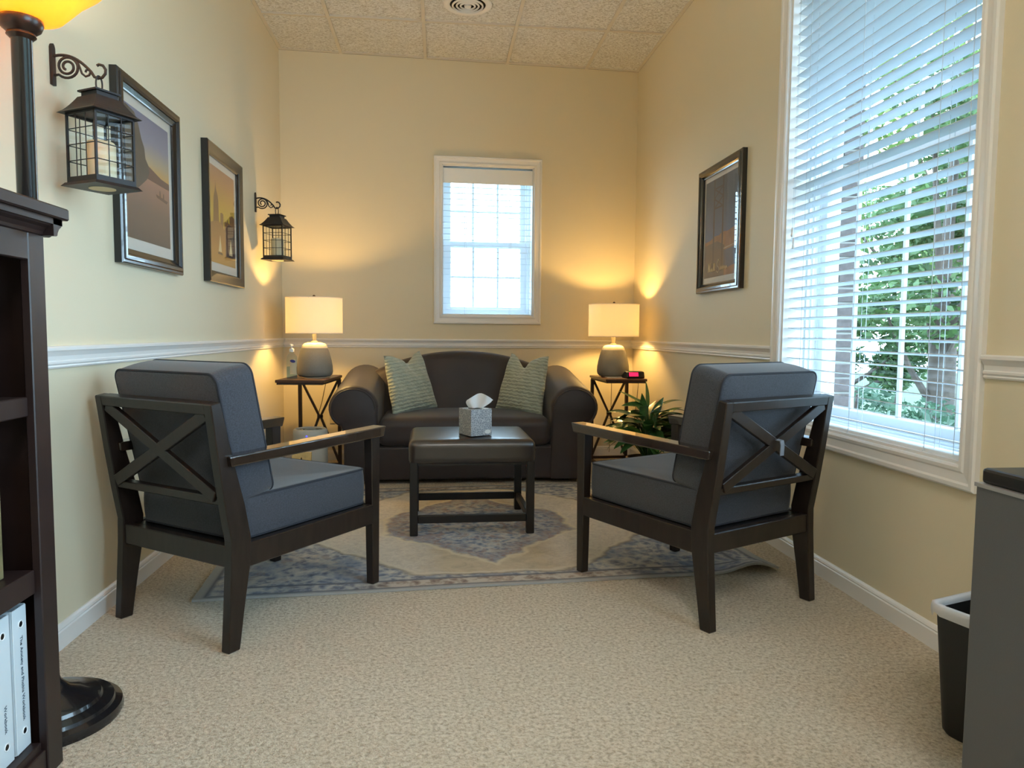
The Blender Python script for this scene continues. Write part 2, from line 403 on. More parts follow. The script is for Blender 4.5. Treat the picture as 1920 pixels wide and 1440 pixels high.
def rbox(bm, sx, sy, sz, r, n=10, crown=0, crownb=0, sag=0, off=(0, 0, 0)):
    """soft rounded box centred on off"""
    hx, hy, hz = sx/2, sy/2, sz/2; vs = {}
    def key(p): return (round(p[0], 6), round(p[1], 6), round(p[2], 6))
    def put(p):
        k = key(p)
        if k in vs: return vs[k]
        q = Vector(p); c = Vector((max(-hx+r, min(hx-r, q.x)), max(-hy+r, min(hy-r, q.y)), max(-hz+r, min(hz-r, q.z))))
        d = q-c
        if d.length > 1e-9:
            # map the cube shell to a sphere shell
            d = d.normalized()*r*min(1, max(abs(d.x), abs(d.y), abs(d.z))/r) if r > 0 else d
            q = c+d
        u, v_ = q.x/hx, q.y/hy
        bulge = max(0, (1-u*u))*max(0, (1-v_*v_))
        if q.z > 0: q.z += crown*bulge*(q.z/hz)
        else: q.z -= crownb*bulge*(-q.z/hz)
        vs[k] = bm.verts.new(q+Vector(off)); return vs[k]
    def lins(h):
        inner = [-h+r+(2*h-2*r)*i/n for i in range(n+1)]; e = [-h, -h+r*.3, -h+r*.65]
        return e+inner+[-x for x in reversed(e)]
    X, Y, Z = lins(hx), lins(hy), lins(hz)
    def grid(A, Bb, f):
        for i in range(len(A)-1):
            for j in range(len(Bb)-1):
                q = [put(f(A[i], Bb[j])), put(f(A[i+1], Bb[j])), put(f(A[i+1], Bb[j+1])), put(f(A[i], Bb[j+1]))]
                if len(set(q)) == 4:
                    try: bm.faces.new(q)
                    except ValueError: pass
    for s in (-1, 1):
        grid(X, Y, lambda a, b: (a, b, s*hz)); grid(X, Z, lambda a, b: (a, s*hy, b)); grid(Y, Z, lambda a, b: (s*hx, a, b))
def rrect(hx, hy, r, n=5):
    pts = []
    for cx, cy, a0 in ((hx-r, hy-r, 0), (-hx+r, hy-r, PI/2), (-hx+r, -hy+r, PI), (hx-r, -hy+r, 1.5*PI)):
        for i in range(n+1):
            a = a0+PI/2*i/n; pts.append((cx+r*math.cos(a), cy+r*math.sin(a)))
    return pts

# ------------------------------------------------------------------ room shell
b = B(); box(b, -.15, W+.15, -2.6, 5.7, -.12, 0); struct(obj('floor', b, m_carpet))
WIN_Y0, WIN_Y1, WIN_Z0, WIN_Z1 = 1.905, 3.028, .575, 2.46
b = B(); box(b, -.15, 0, -2.6, 5.6, 0, H); struct(obj('wall_left', b, m_wall))
b = B(); box(b, 0, W, -2.75, -2.6, 0, H); struct(obj('wall_front', b, m_wall))
def wall_open(bm, s0, s1, z0, z1, o, y0, y1, fn):
    a0, a1, c0, c1 = o
    for (p, q, r_, t_) in ((s0, a0, z0, z1), (a1, s1, z0, z1), (a0, a1, z0, c0), (a0, a1, c1, z1)):
        hexa(bm, [fn(x, y, z) for x, y, z in ((p, y0, r_), (q, y0, r_), (q, y1, r_), (p, y1, r_), (p, y0, t_), (q, y0, t_), (q, y1, t_), (p, y1, t_))])
NW0, NW1 = -.60, 1.30                                # a second window of the same size, nearer the camera and out of the frame
wf = lambda s, y, z: (W+y, s, z)
b = B(); wall_open(b, 1.5, 5.6, 0, H, (WIN_Y0, WIN_Y1, WIN_Z0, WIN_Z1), 0, .2, wf); wall_open(b, -2.6, 1.5, 0, H, (NW0, NW1, WIN_Z0, WIN_Z1), 0, .2, wf); struct(obj('wall_right', b, m_wall))
TH = math.atan2(K, 1.31); CB, SB = math.cos(TH), math.sin(TH)
def bk(s, y, z): return (s*CB - y*SB, (D-K) + s*SB + y*CB, z)     # back wall frame: s from the left corner
BW0, BW1, BZ0, BZ1 = 1.145, 1.828, 1.07, 2.172
SL = W/CB
b = B(); wall_open(b, -.1, SL+.1, 0, H, (BW0, BW1, BZ0, BZ1), 0, .2, bk); struct(obj('wall_back', b, m_wall))

# ceiling: deck, grid and lay-in tiles
b = B(); box(b, -.15, W+.15, -2.6, 5.7, H+.03, H+.12); ceil = struct(obj('ceiling', b, m_dark))
xj = [0, .426, 1.022, 1.62, 2.216, W]
yj = [4.76-.597*k for k in range(0, 13)][::-1]; yj[0] = -2.6
b = B(); g = .011
for x in xj[1:-1]: hexa(b, [(x-g, -2.6, H), (x+g, -2.6, H), (x+g, wall_y(x+g), H), (x-g, wall_y(x-g), H), (x-g, -2.6, H+.012), (x+g, -2.6, H+.012), (x+g, wall_y(x+g), H+.012), (x-g, wall_y(x-g), H+.012)])
for y in yj[1:]: box(b, 0, W, y-g, y+g, H+.0005, H+.0125)
for (A, C) in (((0, -2.6), (.022, wall_y(0))), ((W-.022, -2.6), (W, wall_y(W)))):
    box(b, A[0], C[0], A[1], C[1], H+.001, H+.013)
hexa(b, [bk(0, -.022, H+.0012), bk(SL, -.022, H+.0012), bk(SL, 0, H+.0012), bk(0, 0, H+.0012), bk(0, -.022, H+.013), bk(SL, -.022, H+.013), bk(SL, 0, H+.013), bk(0, 0, H+.013)])
obj('grid_bar', b, m_ceilwhite, ceil)
FILL_CELLS = {(2, 2), (2, 3)}
rows = list(zip(yj, yj[1:]))+[(4.76, None)]
for i in range(5):
    for j, (ya, yb) in enumerate(rows):
        if (i, j) in FILL_CELLS: continue
        x0, x1 = xj[i]+.004, xj[i+1]-.004
        ye0 = wall_y(x0)-.004 if yb is None else yb-.004; ye1 = wall_y(x1)-.004 if yb is None else yb-.004
        b = B(); z0 = H+.006+random.uniform(0, .004); tl = random.uniform(-.002, .003)
        if (i, j) == (2, len(rows)-2): tl = .007
        if (i, j) == (1, len(rows)-2): tl = .004
        hexa(b, [(x0, ya+.004, z0), (x1, ya+.004, z0), (x1, ye1, z0+tl), (x0, ye0, z0+tl*.6), (x0, ya+.004, z0+.018), (x1, ya+.004, z0+.018), (x1, ye1, z0+.018+tl), (x0, ye0, z0+.018+tl)])
        obj('tile', b, m_tile, ceil)
# baseboards, chair rails
BASE = [(0, 0), (.014, 0), (.014, .052), (.011, .056), (.0125, .060), (.009, .066), (.004, .0715), (0, .072)]
RAIL = [(0, .829), (.008, .829), (.0105, .834), (.009, .838), (.0125, .843), (.0125, .849), (.009, .852), (.010, .865), (.016, .875), (.018, .878), (.022, .882), (.022, .890), (.018, .894), (0, .894)]
b = B(); molding(b, BASE, (0, -2.6, 0), (0, wall_y(0), 0), (1, 0, 0)); struct(obj('baseboard_left', b, m_trim))
b = B(); molding(b, BASE, (W, -2.6, 0), (W, wall_y(W), 0), (-1, 0, 0)); struct(obj('baseboard_right', b, m_trim))
b = B(); molding(b, BASE, bk(0, 0, 0), bk(SL, 0, 0), (SB, -CB, 0)); struct(obj('baseboard_back', b, m_trim))
b = B(); molding(b, RAIL, (0, -2.6, 0), (0, wall_y(0), 0), (1, 0, 0)); struct(obj('trim_1', b, m_trim))
b = B(); molding(b, RAIL, bk(0, 0, 0), bk(SL, 0, 0), (SB, -CB, 0)); struct(obj('trim_2', b, m_trim))
b = B(); molding(b, RAIL, (W, WIN_Y1+.068, 0), (W, wall_y(W), 0), (-1, 0, 0)); struct(obj('trim_3', b, m_trim))
b = B(); molding(b, RAIL, (W, NW1+.07, 0), (W, WIN_Y0-.075, 0), (-1, 0, 0)); struct(obj('trim_4', b, m_trim))

# windows: local x along the wall, z up, -y into the room
CASE = [(0, 0), (0, .015), (.006, .020), (.018, .020), (.024, .015), (.050, .012), (.056, .016), (.066, .017), (.072, .012), (.074, -.004), (.070, -.004), (.066, 0)]
def window(name, loc, rz, a, z0, z1, mx, mz, zmeet, cw=.078, depth=.235):
    b = B(); k = cw/.074
    frame_loop(b, -a-cw, a+cw, z0-cw, z1+cw, [(o*k, h) for o, h in CASE])
    win = struct(obj(name, b, m_trim, loc=loc, rot=(0, 0, rz)))
    b = B()                                              # reveal lining
    t_ = .008
    box(b, -a, -a+t_, 0, depth, z0, z1); box(b, a-t_, a, 0, depth, z0, z1); box(b, -a, a, 0, depth, z1-t_, z1); box(b, -a, a, -.0, depth, z0, z0+t_)
    obj('jamb', b, m_trim, win)
    b = B()                                              # vinyl main frame with tracks
    A = a-t_
    frame_loop(b, -A, A, z0+t_, z1-t_, [(0, -.10), (.010, -.10), (.010, -.118), (.018, -.118), (.018, -.142), (.026, -.142), (.026, -.182), (.032, -.182), (.032, -.218), (.022, -.218), (.022, -.235), (0, -.235)])
    obj('window_frame', b, m_white, win)
    def sash(y, za, zb, nm):
        x = A-.026
        b = B(); frame_loop(b, -x, x, za, zb, [(0, -y), (0, -y-.028), (.036, -y-.028), (.042, -y-.018), (.042, -y-.010), (.036, -y)])
        s = obj('sash', b, m_white, win)
        b = B(); box(b, -x+.04, x-.04, y+.012, y+.016, za+.04, zb-.04); obj('pane', b, m_pane, s)
        b = B()
        for q in mx: box(b, q-.008, q+.008, y+.008, y+.020, za+.04, zb-.04)
        for q in mz: zz = za+(zb-za)*q; box(b, -x+.04, x-.04, y+.009, y+.019, zz-.007, zz+.007)
        obj('muntin', b, m_white, s)
    sash(.150, z0+.03, zmeet+.02, 0); sash(.184, zmeet-.02, z1-.03, 1)
    return win
wr_mid = (WIN_Y0+WIN_Y1)/2
win2 = window('window_2', (W, wr_mid, 0), -PI/2, (WIN_Y1-WIN_Y0)/2, WIN_Z0, WIN_Z1, [wr_mid-2.745, wr_mid-2.443, wr_mid-2.14], [], 1.60, cw=.070)
window('window_3', (W, (NW0+NW1)/2, 0), -PI/2, (NW1-NW0)/2, WIN_Z0, WIN_Z1, [-.47, 0, .47], [], 1.60, cw=.070)
wb = bk((BW0+BW1)/2, 0, 0)
win1 = window('window_1', wb, TH, (BW1-BW0)/2, BZ0, BZ1, [-.095, .095], [.5], 1.615, cw=.062)

def blind(loc, rz, a, z0, z1, n, label, ncord, valance, tassel=True, tilt=-9):
    t = thing('window_blind', label, 'blind', loc, rz)
    proto = None
    for k in range(n):
        z = z0+.0429*k
        if proto is None:
            b = B()
            hexa(b, [(-a, -.025, -.0012), (a, -.025, -.0012), (a, .025, -.0012), (-a, .025, -.0012), (-a, -.025, .0012), (a, -.025, .0012), (a, .025, .0012), (-a, .025, .0012)])
            proto = obj('slat', b, m_slat, t); o = proto
        else:
            o = proto.copy(); COL.objects.link(o)
        o.location = (0, .045, z); o.rotation_euler = (math.radians(tilt), 0, 0)
    ztop = z0+.0429*n
    b = B(); box(b, -a, a, .018, .072, z0-.048, z0-.034); obj('bottom_rail', b, m_white, t, bevel=.003)
    b = B(); box(b, -a, a, .012, .075, ztop, z1-.02); obj('head_rail', b, m_white, t)
    if valance:
        b = B(); box(b, -a-.004, a+.004, .0, .010, ztop-.02, z1-.022); obj('valance', b, m_white, t, bevel=.003)
    for c in ncord:
        b = B()
        for yy in (.019, .071): tube(b, [(c, yy, z0-.04), (c, yy, ztop)], .0011, 5)
        tube(b, [(c+.012, .045, z0-.04), (c+.012, .045, ztop)], .0009, 5)
        obj('ladder_cord', b, m_cord, t)
    for c in ncord[:3]:
        b = B(); tube(b, [(c, .018, z0-.03), (c+.004, .012, z0-.045), (c+.012, .012, z0-.055), (c+.014, .018, z0-.062)], .0016, 5); obj('cord_tail', b, m_cord, t)
    if tassel:
        xt = -a+.028
        for q, dz in ((0, 0), (.014, -.05)):
            b = B(); tube(b, [(xt+q, .012, 1.40+dz), (xt+q*.3, .014, ztop)], .001, 5); c_ = obj('pull_cord', b, m_cord, t)
            b = B(); lathe(b, [(.002, .03), (.005, .026), (.006, .012), (.0045, .008), (.007, 0), (.007, -.008), (.002, -.014)], 10, (xt+q, .012, 1.375+dz)); obj('tassel', b, m_white, c_, smooth=True)
    return t
blind((W, wr_mid, 0), -PI/2, (WIN_Y1-WIN_Y0)/2-.014, .6275, WIN_Z1, 42, 'white two inch slat blind with pull cords in the large window facing the trees', [-.43, -.05, .37, .5], False)
blind(wb, TH, (BW1-BW0)/2-.012, 1.118, BZ1, 22, 'white slat blind with flat valance in the small window above the sofa', [-.17, .17], True, False, 4)

# brick veneer outside the right wall, bricks of the far reveal one by one
b = B(); wall_open(b, -2.6, 1.5, -1.2, 3.4, (NW0-.02, NW1+.012, WIN_Z0-.06, WIN_Z1+.05), .24, .345, wf); wall_open(b, 1.5, 5.6, -1.2, 3.4, (WIN_Y0-.02, WIN_Y1+.012, WIN_Z0-.06, WIN_Z1+.05), .24, .345, lambda s, y, z: (W+y, s, z)); ext = struct(obj('wall_exterior', b, m_mortar))
pb = None
for k in range(30):
    z = .56+k*.0665
    if pb is None:
        b = B(); box(b, -.046, .046, 0, .012, 0, .056); pb = obj('brick', b, m_brick, ext, bevel=.002, seg=1); o = pb
    else:
        o = pb.copy(); COL.objects.link(o)
    o.location = (W+.302+random.uniform(-.003, .003), WIN_Y1+.003, z)

# unseen roof eave, added to keep high sky light off the blind slats
b = B(); prism(b, [(W+.345, 2.95), (W+1.35, 2.72), (W+1.35, 2.90), (W+.0, 3.40), (W+.0, 3.2), (W+.345, 3.2)], 'y', 1.45, 5.6)
struct(obj('roof', b, mat('added_eave_board', (150, 146, 140), .8)))

# ------------------------------------------------------------------ outside: lawn, trees, shrubs
b = B(); box(b, -12, 40, -10, 45, -1.6, -1.5); struct(obj('ground', b, m_lawn))
def blob_leaves(bm, cs, n, size):
    for _ in range(n):
        c, r = random.choice(cs)
        d = Vector((random.gauss(0, 1), random.gauss(0, 1), random.gauss(0, 1))).normalized()*r*random.uniform(.55, 1.05)
        p = Vector(c)+Vector((d.x, d.y, d.z*.85))
        a = Vector((random.gauss(0, 1), random.gauss(0, 1), random.gauss(0, .6))).normalized(); s = a.orthogonal().normalized()
        s = Quaternion(a, random.uniform(0, 6.3)) @ s
        L = size*random.uniform(.7, 1.3)
        v = [bm.verts.new(q) for q in (p-a*L, p+s*L*.5, p+a*L, p-s*L*.5)]
        bm.faces.new(v)
def tree(x, y, hgt, blobs, n, mtl, label, size=.07, lean=0, name='leafy_tree', cat='tree', zb=-1.5):
    t = thing(name, label, cat, (x, y, zb))
    b = B(); tube(b, [(0, 0, 0), (lean*.3, .05, hgt*.35), (lean, .1, hgt*.75), (lean*1.2, 0, hgt)], [.105*hgt/6, .09*hgt/6, .05*hgt/6, .015], 10)
    obj('trunk', b, m_trunk, t, smooth=True)
    for (c, r) in blobs[:6]:
        b = B(); q = Vector(c); st = Vector((lean*.4, .05, max(.3, q.z*.55))); tube(b, [st, st.lerp(q, .5)+Vector((0, 0, -.1)), q], [.05, .035, .012], 7); obj('branch', b, m_trunk, t, smooth=True)
    b = B(); blob_leaves(b, blobs, n, size); f = obj('foliage', b, mtl, t); f['kind'] = 'stuff'
    return t
rnd = random.Random(3)
def blobs(nb, rx, ry, z0, z1, r0, r1):
    return [((rnd.uniform(-rx, rx), rnd.uniform(-ry, ry), rnd.uniform(z0, z1)), rnd.uniform(r0, r1)) for _ in range(nb)]
tree(7.0, 8.0, 6.0, blobs(16, 1.2, 1.0, 1.4, 5.2, .35, .6), 7500, m_tree1, 'broad green tree with a grey trunk nearest outside the large window', .06, .2)
tree(9.3, 10.8, 8.2, blobs(18, 1.8, 1.4, 2.5, 7.6, .45, .8), 7000, m_tree2, 'yellow-green leafy tree behind the grey-trunked tree outside', .07)
tree(10.4, 15.2, 4.6, blobs(10, 1.1, 1.1, 1.4, 3.2, .45, .7), 5500, m_tree1, 'darker tree further off at the brick edge of the large window', .08, -.2)
tree(13.6, 16.4, 7.5, blobs(11, 1.7, 1.6, 2.0, 6, .6, 1.0), 6000, m_tree1, 'tall tree farthest back outside the large window', .1)
tree(5.0, 6.3, 1.9, blobs(9, .55, .5, .5, 1.5, .35, .6), 5500, m_tree3, 'low bluish green shrub outside below the slats', .045, 0, 'garden_shrub', 'shrub')
tree(6.15, 7.4, 1.9, blobs(9, .6, .5, .5, 1.6, .35, .5), 5500, m_tree3, 'taller blue-green shrub by the brick edge outside', .05, 0, 'garden_shrub', 'shrub')

tree(4.95, 4.85, 2.0, blobs(9, .5, .45, .5, 1.9, .35, .55), 5500, m_tree3, 'leafy shrub outside at the near edge of the large window', .05, 0, 'garden_shrub', 'shrub')
# ------------------------------------------------------------------ rug
RUGC = (1.31, 3.47); RA = math.atan2(2.69-2.538, 2.414-.213)
def rug():
    b = B(); hx, y0, y1 = 1.105, -.862, .862; nx, ny = 66, 52; top = []; bot = []
    for i in range(nx+1):
        rt_, rb_ = [], []
        for j in range(ny+1):
            x = -hx+2*hx*i/nx; y = y0+(y1-y0)*j/ny
            z = .010+.0012*math.sin(x*9+y*4)*math.exp(-((y-y0)/.3)**2)
            cx, cy = hx-x, y-y0
            lift = .034*math.exp(-((cx-.10)/.09)**2)*math.exp(-(cy/.10)**2)
            z += lift
            rt_.append(b.verts.new((x, y, z))); rb_.append(b.verts.new((x, y, max(.001, z-.009))))
        top.append(rt_); bot.append(rb_)
    for i in range(nx):
        for j in range(ny):
            b.faces.new([top[i][j], top[i+1][j], top[i+1][j+1], top[i][j+1]]); b.faces.new([bot[i][j], bot[i][j+1], bot[i+1][j+1], bot[i+1][j]])
    for i in range(nx):
        b.faces.new([bot[i][0], bot[i+1][0], top[i+1][0], top[i][0]]); b.faces.new([top[i][ny], top[i+1][ny], bot[i+1][ny], bot[i][ny]])
    for j in range(ny):
        b.faces.new([top[0][j], top[0][j+1], bot[0][j+1], bot[0][j]]); b.faces.new([bot[nx][j], bot[nx][j+1], top[nx][j+1], top[nx][j]])
    o = obj('area_rug', b, m_rug, smooth=True, loc=(*RUGC, 0), rot=(0, 0, RA))
    return tag(o, 'faded blue and cream medallion rug on the carpet under chairs and ottoman', 'rug')
rug()

# ------------------------------------------------------------------ armchairs
def box_cushion(w_, d_, t_, rc, re, crown, crownb, sag=0):
    b = B(); hx, hy, ht = w_/2, d_/2, t_/2; N = 8
    def loop(ins, z, sc=1.0): return [b.verts.new((p[0]*sc, p[1]*sc, z)) for p in rrect(hx-ins, hy-ins, max(.004, rc-ins), N)]
    L = []
    cap = [.12, .35, .6, .8, .93]
    for q in cap: L.append((re, -ht-crownb*(1-q*q), q))
    for k in range(5):
        a = PI/2*k/4; L.append((re*(1-math.sin(a)), -ht+re*(1-math.cos(a)), 1))
    for k in range(1, 5): L.append((-.004*math.sin(PI*k/5), -ht+re+(t_-2*re)*k/5, 1))
    for k in range(5):
        a = PI/2*(1-k/4); L.append((re*(1-math.sin(a)), ht-re*(1-math.cos(a)), 1))
    for q in cap[::-1]: L.append((re, ht+crown*(1-q*q), q))
    rings = [loop(*l) for l in L]
    for a_, c_ in zip(rings, rings[1:]):
        for i in range(len(a_)): b.faces.new([a_[i], a_[(i+1) % len(a_)], c_[(i+1) % len(a_)], c_[i]])
    b.faces.new(rings[0][::-1]); b.faces.new(rings[-1])
    return b
def piping(w_, d_, z, rc, ins, r=.004):
    b = B(); tube(b, [(p[0], p[1], z) for p in rrect(w_/2-ins, d_/2-ins, rc, 8)], r, 6, closed=True); return b
def make_chair():
    t = thing('armchair', '', 'armchair')
    HW = .275
    def post(s):
        # side profile (v, z) of rear leg + back post
        front = [(.002, 0), (.022, .12), (.046, .25), (.050, .33), (.030, .43), (-.006, .56), (-.050, .742)]
        rear = [(-.040, 0), (-.032, .12), (-.024, .25), (-.022, .33), (-.040, .43), (-.060, .56), (-.084, .736)]
        b = B(); xo = s*HW; xi = s*(HW-.034)
        poly = front+rear[::-1]
        prism(b, poly, 'x', min(xo, xi), max(xo, xi))
        return b
    for s in (-1, 1):
        obj('leg', post(s), m_wood, t, bevel=.003, seg=1)
    for s in (-1, 1):
        b = B(); x0, x1 = sorted((s*HW, s*(HW-.040)))
        hexa(b, [(x0+.003, .606, .010), (x1-.003, .606, .010), (x1-.003, .640, .010), (x0+.003, .640, .010), (x0, .598, .565), (x1, .598, .565), (x1, .645, .565), (x0, .645, .565)])
        obj('leg', b, m_wood, t, bevel=.003, seg=1)
        b = B(); x0, x1 = sorted((s*(HW+.016), s*(HW-.045)))
        hexa(b, [(x0, -.030, .553), (x1, -.030, .553), (x1, .650, .560), (x0, .650, .560), (x0, -.034, .583), (x1, -.034, .583), (x1, .662, .597), (x0, .662, .597)])
        obj('armrest', b, m_wood_arm, t, bevel=.004)
        b = B(); x0, x1 = sorted((s*(HW-.002), s*(HW-.030))); box(b, x0, x1, .030, .612, .239, .312); obj('side_rail', b, m_wood, t, bevel=.003, seg=1)
    b = B(); box(b, -HW+.03, HW-.03, .605, .635, .250, .312); obj('front_rail', b, m_wood, t, bevel=.003, seg=1)
    b = B(); box(b, -HW+.03, HW-.03, -.018, .012, .247, .312); obj('rear_rail', b, m_wood, t, bevel=.003, seg=1)
    b = B(); hexa(b, [(-HW+.03, -.078, .704), (HW-.03, -.078, .704), (HW-.03, -.044, .710), (-HW+.03, -.044, .710), (-HW+.03, -.084, .736), (HW-.03, -.084, .736), (HW-.03, -.050, .743), (-HW+.03, -.050, .743)])
    obj('top_rail', b, m_wood, t, bevel=.003, seg=1)
    b = B(); hexa(b, [(-HW+.03, -.036, .436), (HW-.03, -.036, .436), (HW-.03, -.004, .438), (-HW+.03, -.004, .438), (-HW+.03, -.042, .462), (HW-.03, -.042, .462), (HW-.03, -.012, .464), (-HW+.03, -.012, .464)])
    obj('back_rail', b, m_wood, t, bevel=.003, seg=1)
    for s in (-1, 1):
        b = B(); bar(b, (s*(HW-.040), -.040, .462), (-s*(HW-.040), -.066, .706), .018, .036, side=(0, 1, .1)); obj('cross_bar', b, m_wood, t, bevel=.002, seg=1)
    b = B(); box(b, -.235, .235, .015, .605, .296, .310); obj('seat_deck', b, m_black, t)
    # seat cushion
    sx, sy, sz, re = .478, .575, .132, .010
    sc = obj('seat_cushion', box_cushion(sx, sy, sz, .035, re, -.014, .0), m_fab, t, smooth=60, loc=(0, .325, .378))
    for z in (sz/2-.004, -sz/2+.004): obj('piping', piping(sx, sy, z, .033, .002), m_pipe, sc, smooth=True)
    # back cushion, leaning on the frame
    bx, bz, by = .484, .415, .135
    RX = Matrix.Rotation(PI/2, 3, 'X')
    b = box_cushion(bx, bz, by, .036, re, .012, .004); bmesh.ops.rotate(b, verts=b.verts, cent=(0, 0, 0), matrix=RX)
    bc = obj('back_cushion', b, m_fab, t, smooth=60, loc=(0, .066, .630), rot=(math.radians(12), 0, 0))
    for y in (by/2-.004, -by/2+.004):
        b = piping(bx, bz, y, .034, .002); bmesh.ops.rotate(b, verts=b.verts, cent=(0, 0, 0), matrix=RX); obj('piping', b, m_pipe, bc, smooth=True)
    return t
chL = make_chair(); chR = copy_tree(chL)
chL.location = (.310, 2.295, 0); chL.rotation_euler = (0, 0, -math.radians(35))
chR.location = (2.196, 2.290, 0); chR.rotation_euler = (0, 0, math.radians(27.3))
for o, l in ((chL, 'dark wood X-back armchair with charcoal cushions beside the picture wall and bookcase'), (chR, 'dark wood X-back armchair with charcoal cushions and grey strap in front of large window')):
    o['label'] = l; o['group'] = 'matching X-back armchairs'
b = B()
for q in (0,):
    pts = [(-.004, -.040, .592), (-.004, -.064, .602), (.002, -.078, .600), (.004, -.080, .585), (.004, -.078, .550)]
    for p, n_ in zip(pts, pts[1:]): bar(b, p, n_, .018, .003, side=(1, 0, 0))
st = obj('strap', b, m_strap, chR); st['label'] = 'pale grey strap looped over the crossing'

# ------------------------------------------------------------------ sofa
def sofa():
    t = thing('sofa', 'dark brown two-seat sofa with rolled arms and arched back below the window', 'sofa', (1.287, 4.42, 0))
    inx, outx, outl = .538, .745, .835
    Y1 = .78
    def arm(s):
        n = 18; prof = []
        cx, cz, rx, rz = .685, .475, .150, .135
        prof.append((inx, .03)); prof.append((inx, .44))
        for i in range(n+1):
            a = PI*.97 - (PI*1.28)*i/n
            prof.append((cx+rx*math.cos(a), cz+rz*math.sin(a)))
        prof += [(outx+.02, .37), (outx+.005, .33), (outx, .25), (outx, .03)]
        b = B(); rings = []
        ys = [0.0, .006, .02, .05, .2, .4, .6, Y1-.03, Y1]
        for y in ys:
            ins = .022 if y == 0 else (.008 if y == .006 else 0)
            ring = []
            cxm = sum(p[0] for p in prof)/len(prof); 
            for x, z in prof:
                zz = z+(.10*(y/Y1))*max(0, min(1, (z-.2)/.3)); xx = x
                if ins and z > .05:
                    d = Vector((cx-x, (cz if z > .35 else z)-z)); d = d.normalized()*ins if d.length > 1e-6 else d
                    xx += d.x; zz += d.y
                ring.append(b.verts.new((s*xx, y, zz)))
            rings.append(ring)
        k = len(prof)
        for a_, c_ in zip(rings, rings[1:]):
            for i in range(k): b.faces.new([a_[i], a_[(i+1) % k], c_[(i+1) % k], c_[i]])
        b.faces.new(rings[0][::-1]); b.faces.new(rings[-1])
        o = obj('arm', b, m_sofa, t, smooth=50)
        b = B(); pts = [(s*v[0], -.001, v[1]) for v in [(cx+(rx-.018)*math.cos(PI*1.02-(PI*1.3)*i/24), cz+(rz-.016)*math.sin(PI*1.02-(PI*1.3)*i/24)) for i in range(25)]]
        tube(b, pts, .0045, 6); obj('piping', b, m_sofa, o, smooth=True)
    arm(-1); arm(1)
    b = B(); box(b, -outx+.01, outx-.01, .016, .70, .03, .235); obj('base', b, m_sofa, t, bevel=.012)
    for sx in (-1, 1):
        for y in (.06, .7):
            b = B(); box(b, sx*.70-.025, sx*.70+.025, y, y+.05, .012, .035); obj('foot', b, m_black, t)
    b = B(); rbox(b, inx*2-.004, .60, .175, .05, 12, crown=.030, off=(0, .292, .325)); obj('seat_cushion', b, m_sofa, t, smooth='all')
    # arched back
    b = B(); nx = 30; prof = []
    rows = []
    for i in range(nx+1):
        x = -.72+1.44*i/nx
        zt = .815-.34*x*x-.10*abs(x)**4
        rr = .055; rows.append([])
        pts = [(.52, .22), (.545, .45), (.585, zt-.14), (.60, zt-.05), (.625, zt-.012), (.665, zt), (.715, zt-.012), (.745, zt-.05), (.76, zt-.14), (.77, .25)]
        for y, z in pts: rows[-1].append(b.verts.new((x, y, z)))
    for a_, c_ in zip(rows, rows[1:]):
        for i in range(len(a_)): b.faces.new([a_[i], a_[(i+1) % len(a_)], c_[(i+1) % len(a_)], c_[i]])
    b.faces.new(rows[0][::-1]); b.faces.new(rows[-1])
    obj('backrest', b, m_sofa, t, smooth=60)
    return t
sofa()

def pillow(name, loc, rz, tilt, label, dent, flip=1, roll=0):
    n = 26; Hh = .205; T = .075
    b = B(); fr = []; bk_ = []
    for i in range(n+1):
        a1, a2 = [], []
        for j in range(n+1):
            u = -1+2*i/n; v = -1+2*j/n
            cu = 1-.06*(1-v*v); cv = 1-.05*(1-u*u)
            th = T*(max(0, (1-u**2))**.42)*(max(0, (1-v**2))**.42)
            x = u*Hh*cu; z = v*Hh*cv
            dd = dent*math.exp(-((u-.12*flip)/.42)**2)*max(0, (v+.35)/1.35)**1.6
            z -= dd; th *= 1-.55*math.exp(-((u-.12*flip)/.22)**2)*max(0, v)**1.2
            x *= 1-.11*(v+1)
            wr = .004*math.sin(7*v+3*u)+.003*math.sin(13*u+5*v)
            edge = (i in (0, n)) or (j in (0, n))
            if edge:
                p = b.verts.new((x, 0, z)); a1.append(p); a2.append(p)
            else:
                a1.append(b.verts.new((x, -th-wr, z))); a2.append(b.verts.new((x, th*.8+wr, z)))
        fr.append(a1); bk_.append(a2)
    for i in range(n):
        for j in range(n):
            for G, rev in ((fr, 0), (bk_, 1)):
                q = [G[i][j], G[i+1][j], G[i+1][j+1], G[i][j+1]]
                try: b.faces.new(q[::-1] if rev else q)
                except ValueError: pass
    o = obj(name, b, m_pillow, smooth='all', loc=loc)
    o.rotation_euler = (Matrix.Rotation(rz, 3, 'Z') @ Matrix.Rotation(tilt, 3, 'X') @ Matrix.Rotation(roll, 3, 'Y')).to_euler()
    return tag(o, label, 'pillow', 'sage pillows on the sofa')
pillow('throw_pillow', (.925, 4.79, .605), math.radians(44), math.radians(-14), 'sage green waffle pillow on the sofa at the end nearest the hand sanitizer', .060, 1, math.radians(-5))
pillow('throw_pillow', (1.690, 4.79, .600), math.radians(-44), math.radians(-14), 'sage green waffle pillow on the sofa end nearest the alarm clock', .085, -1, math.radians(3))

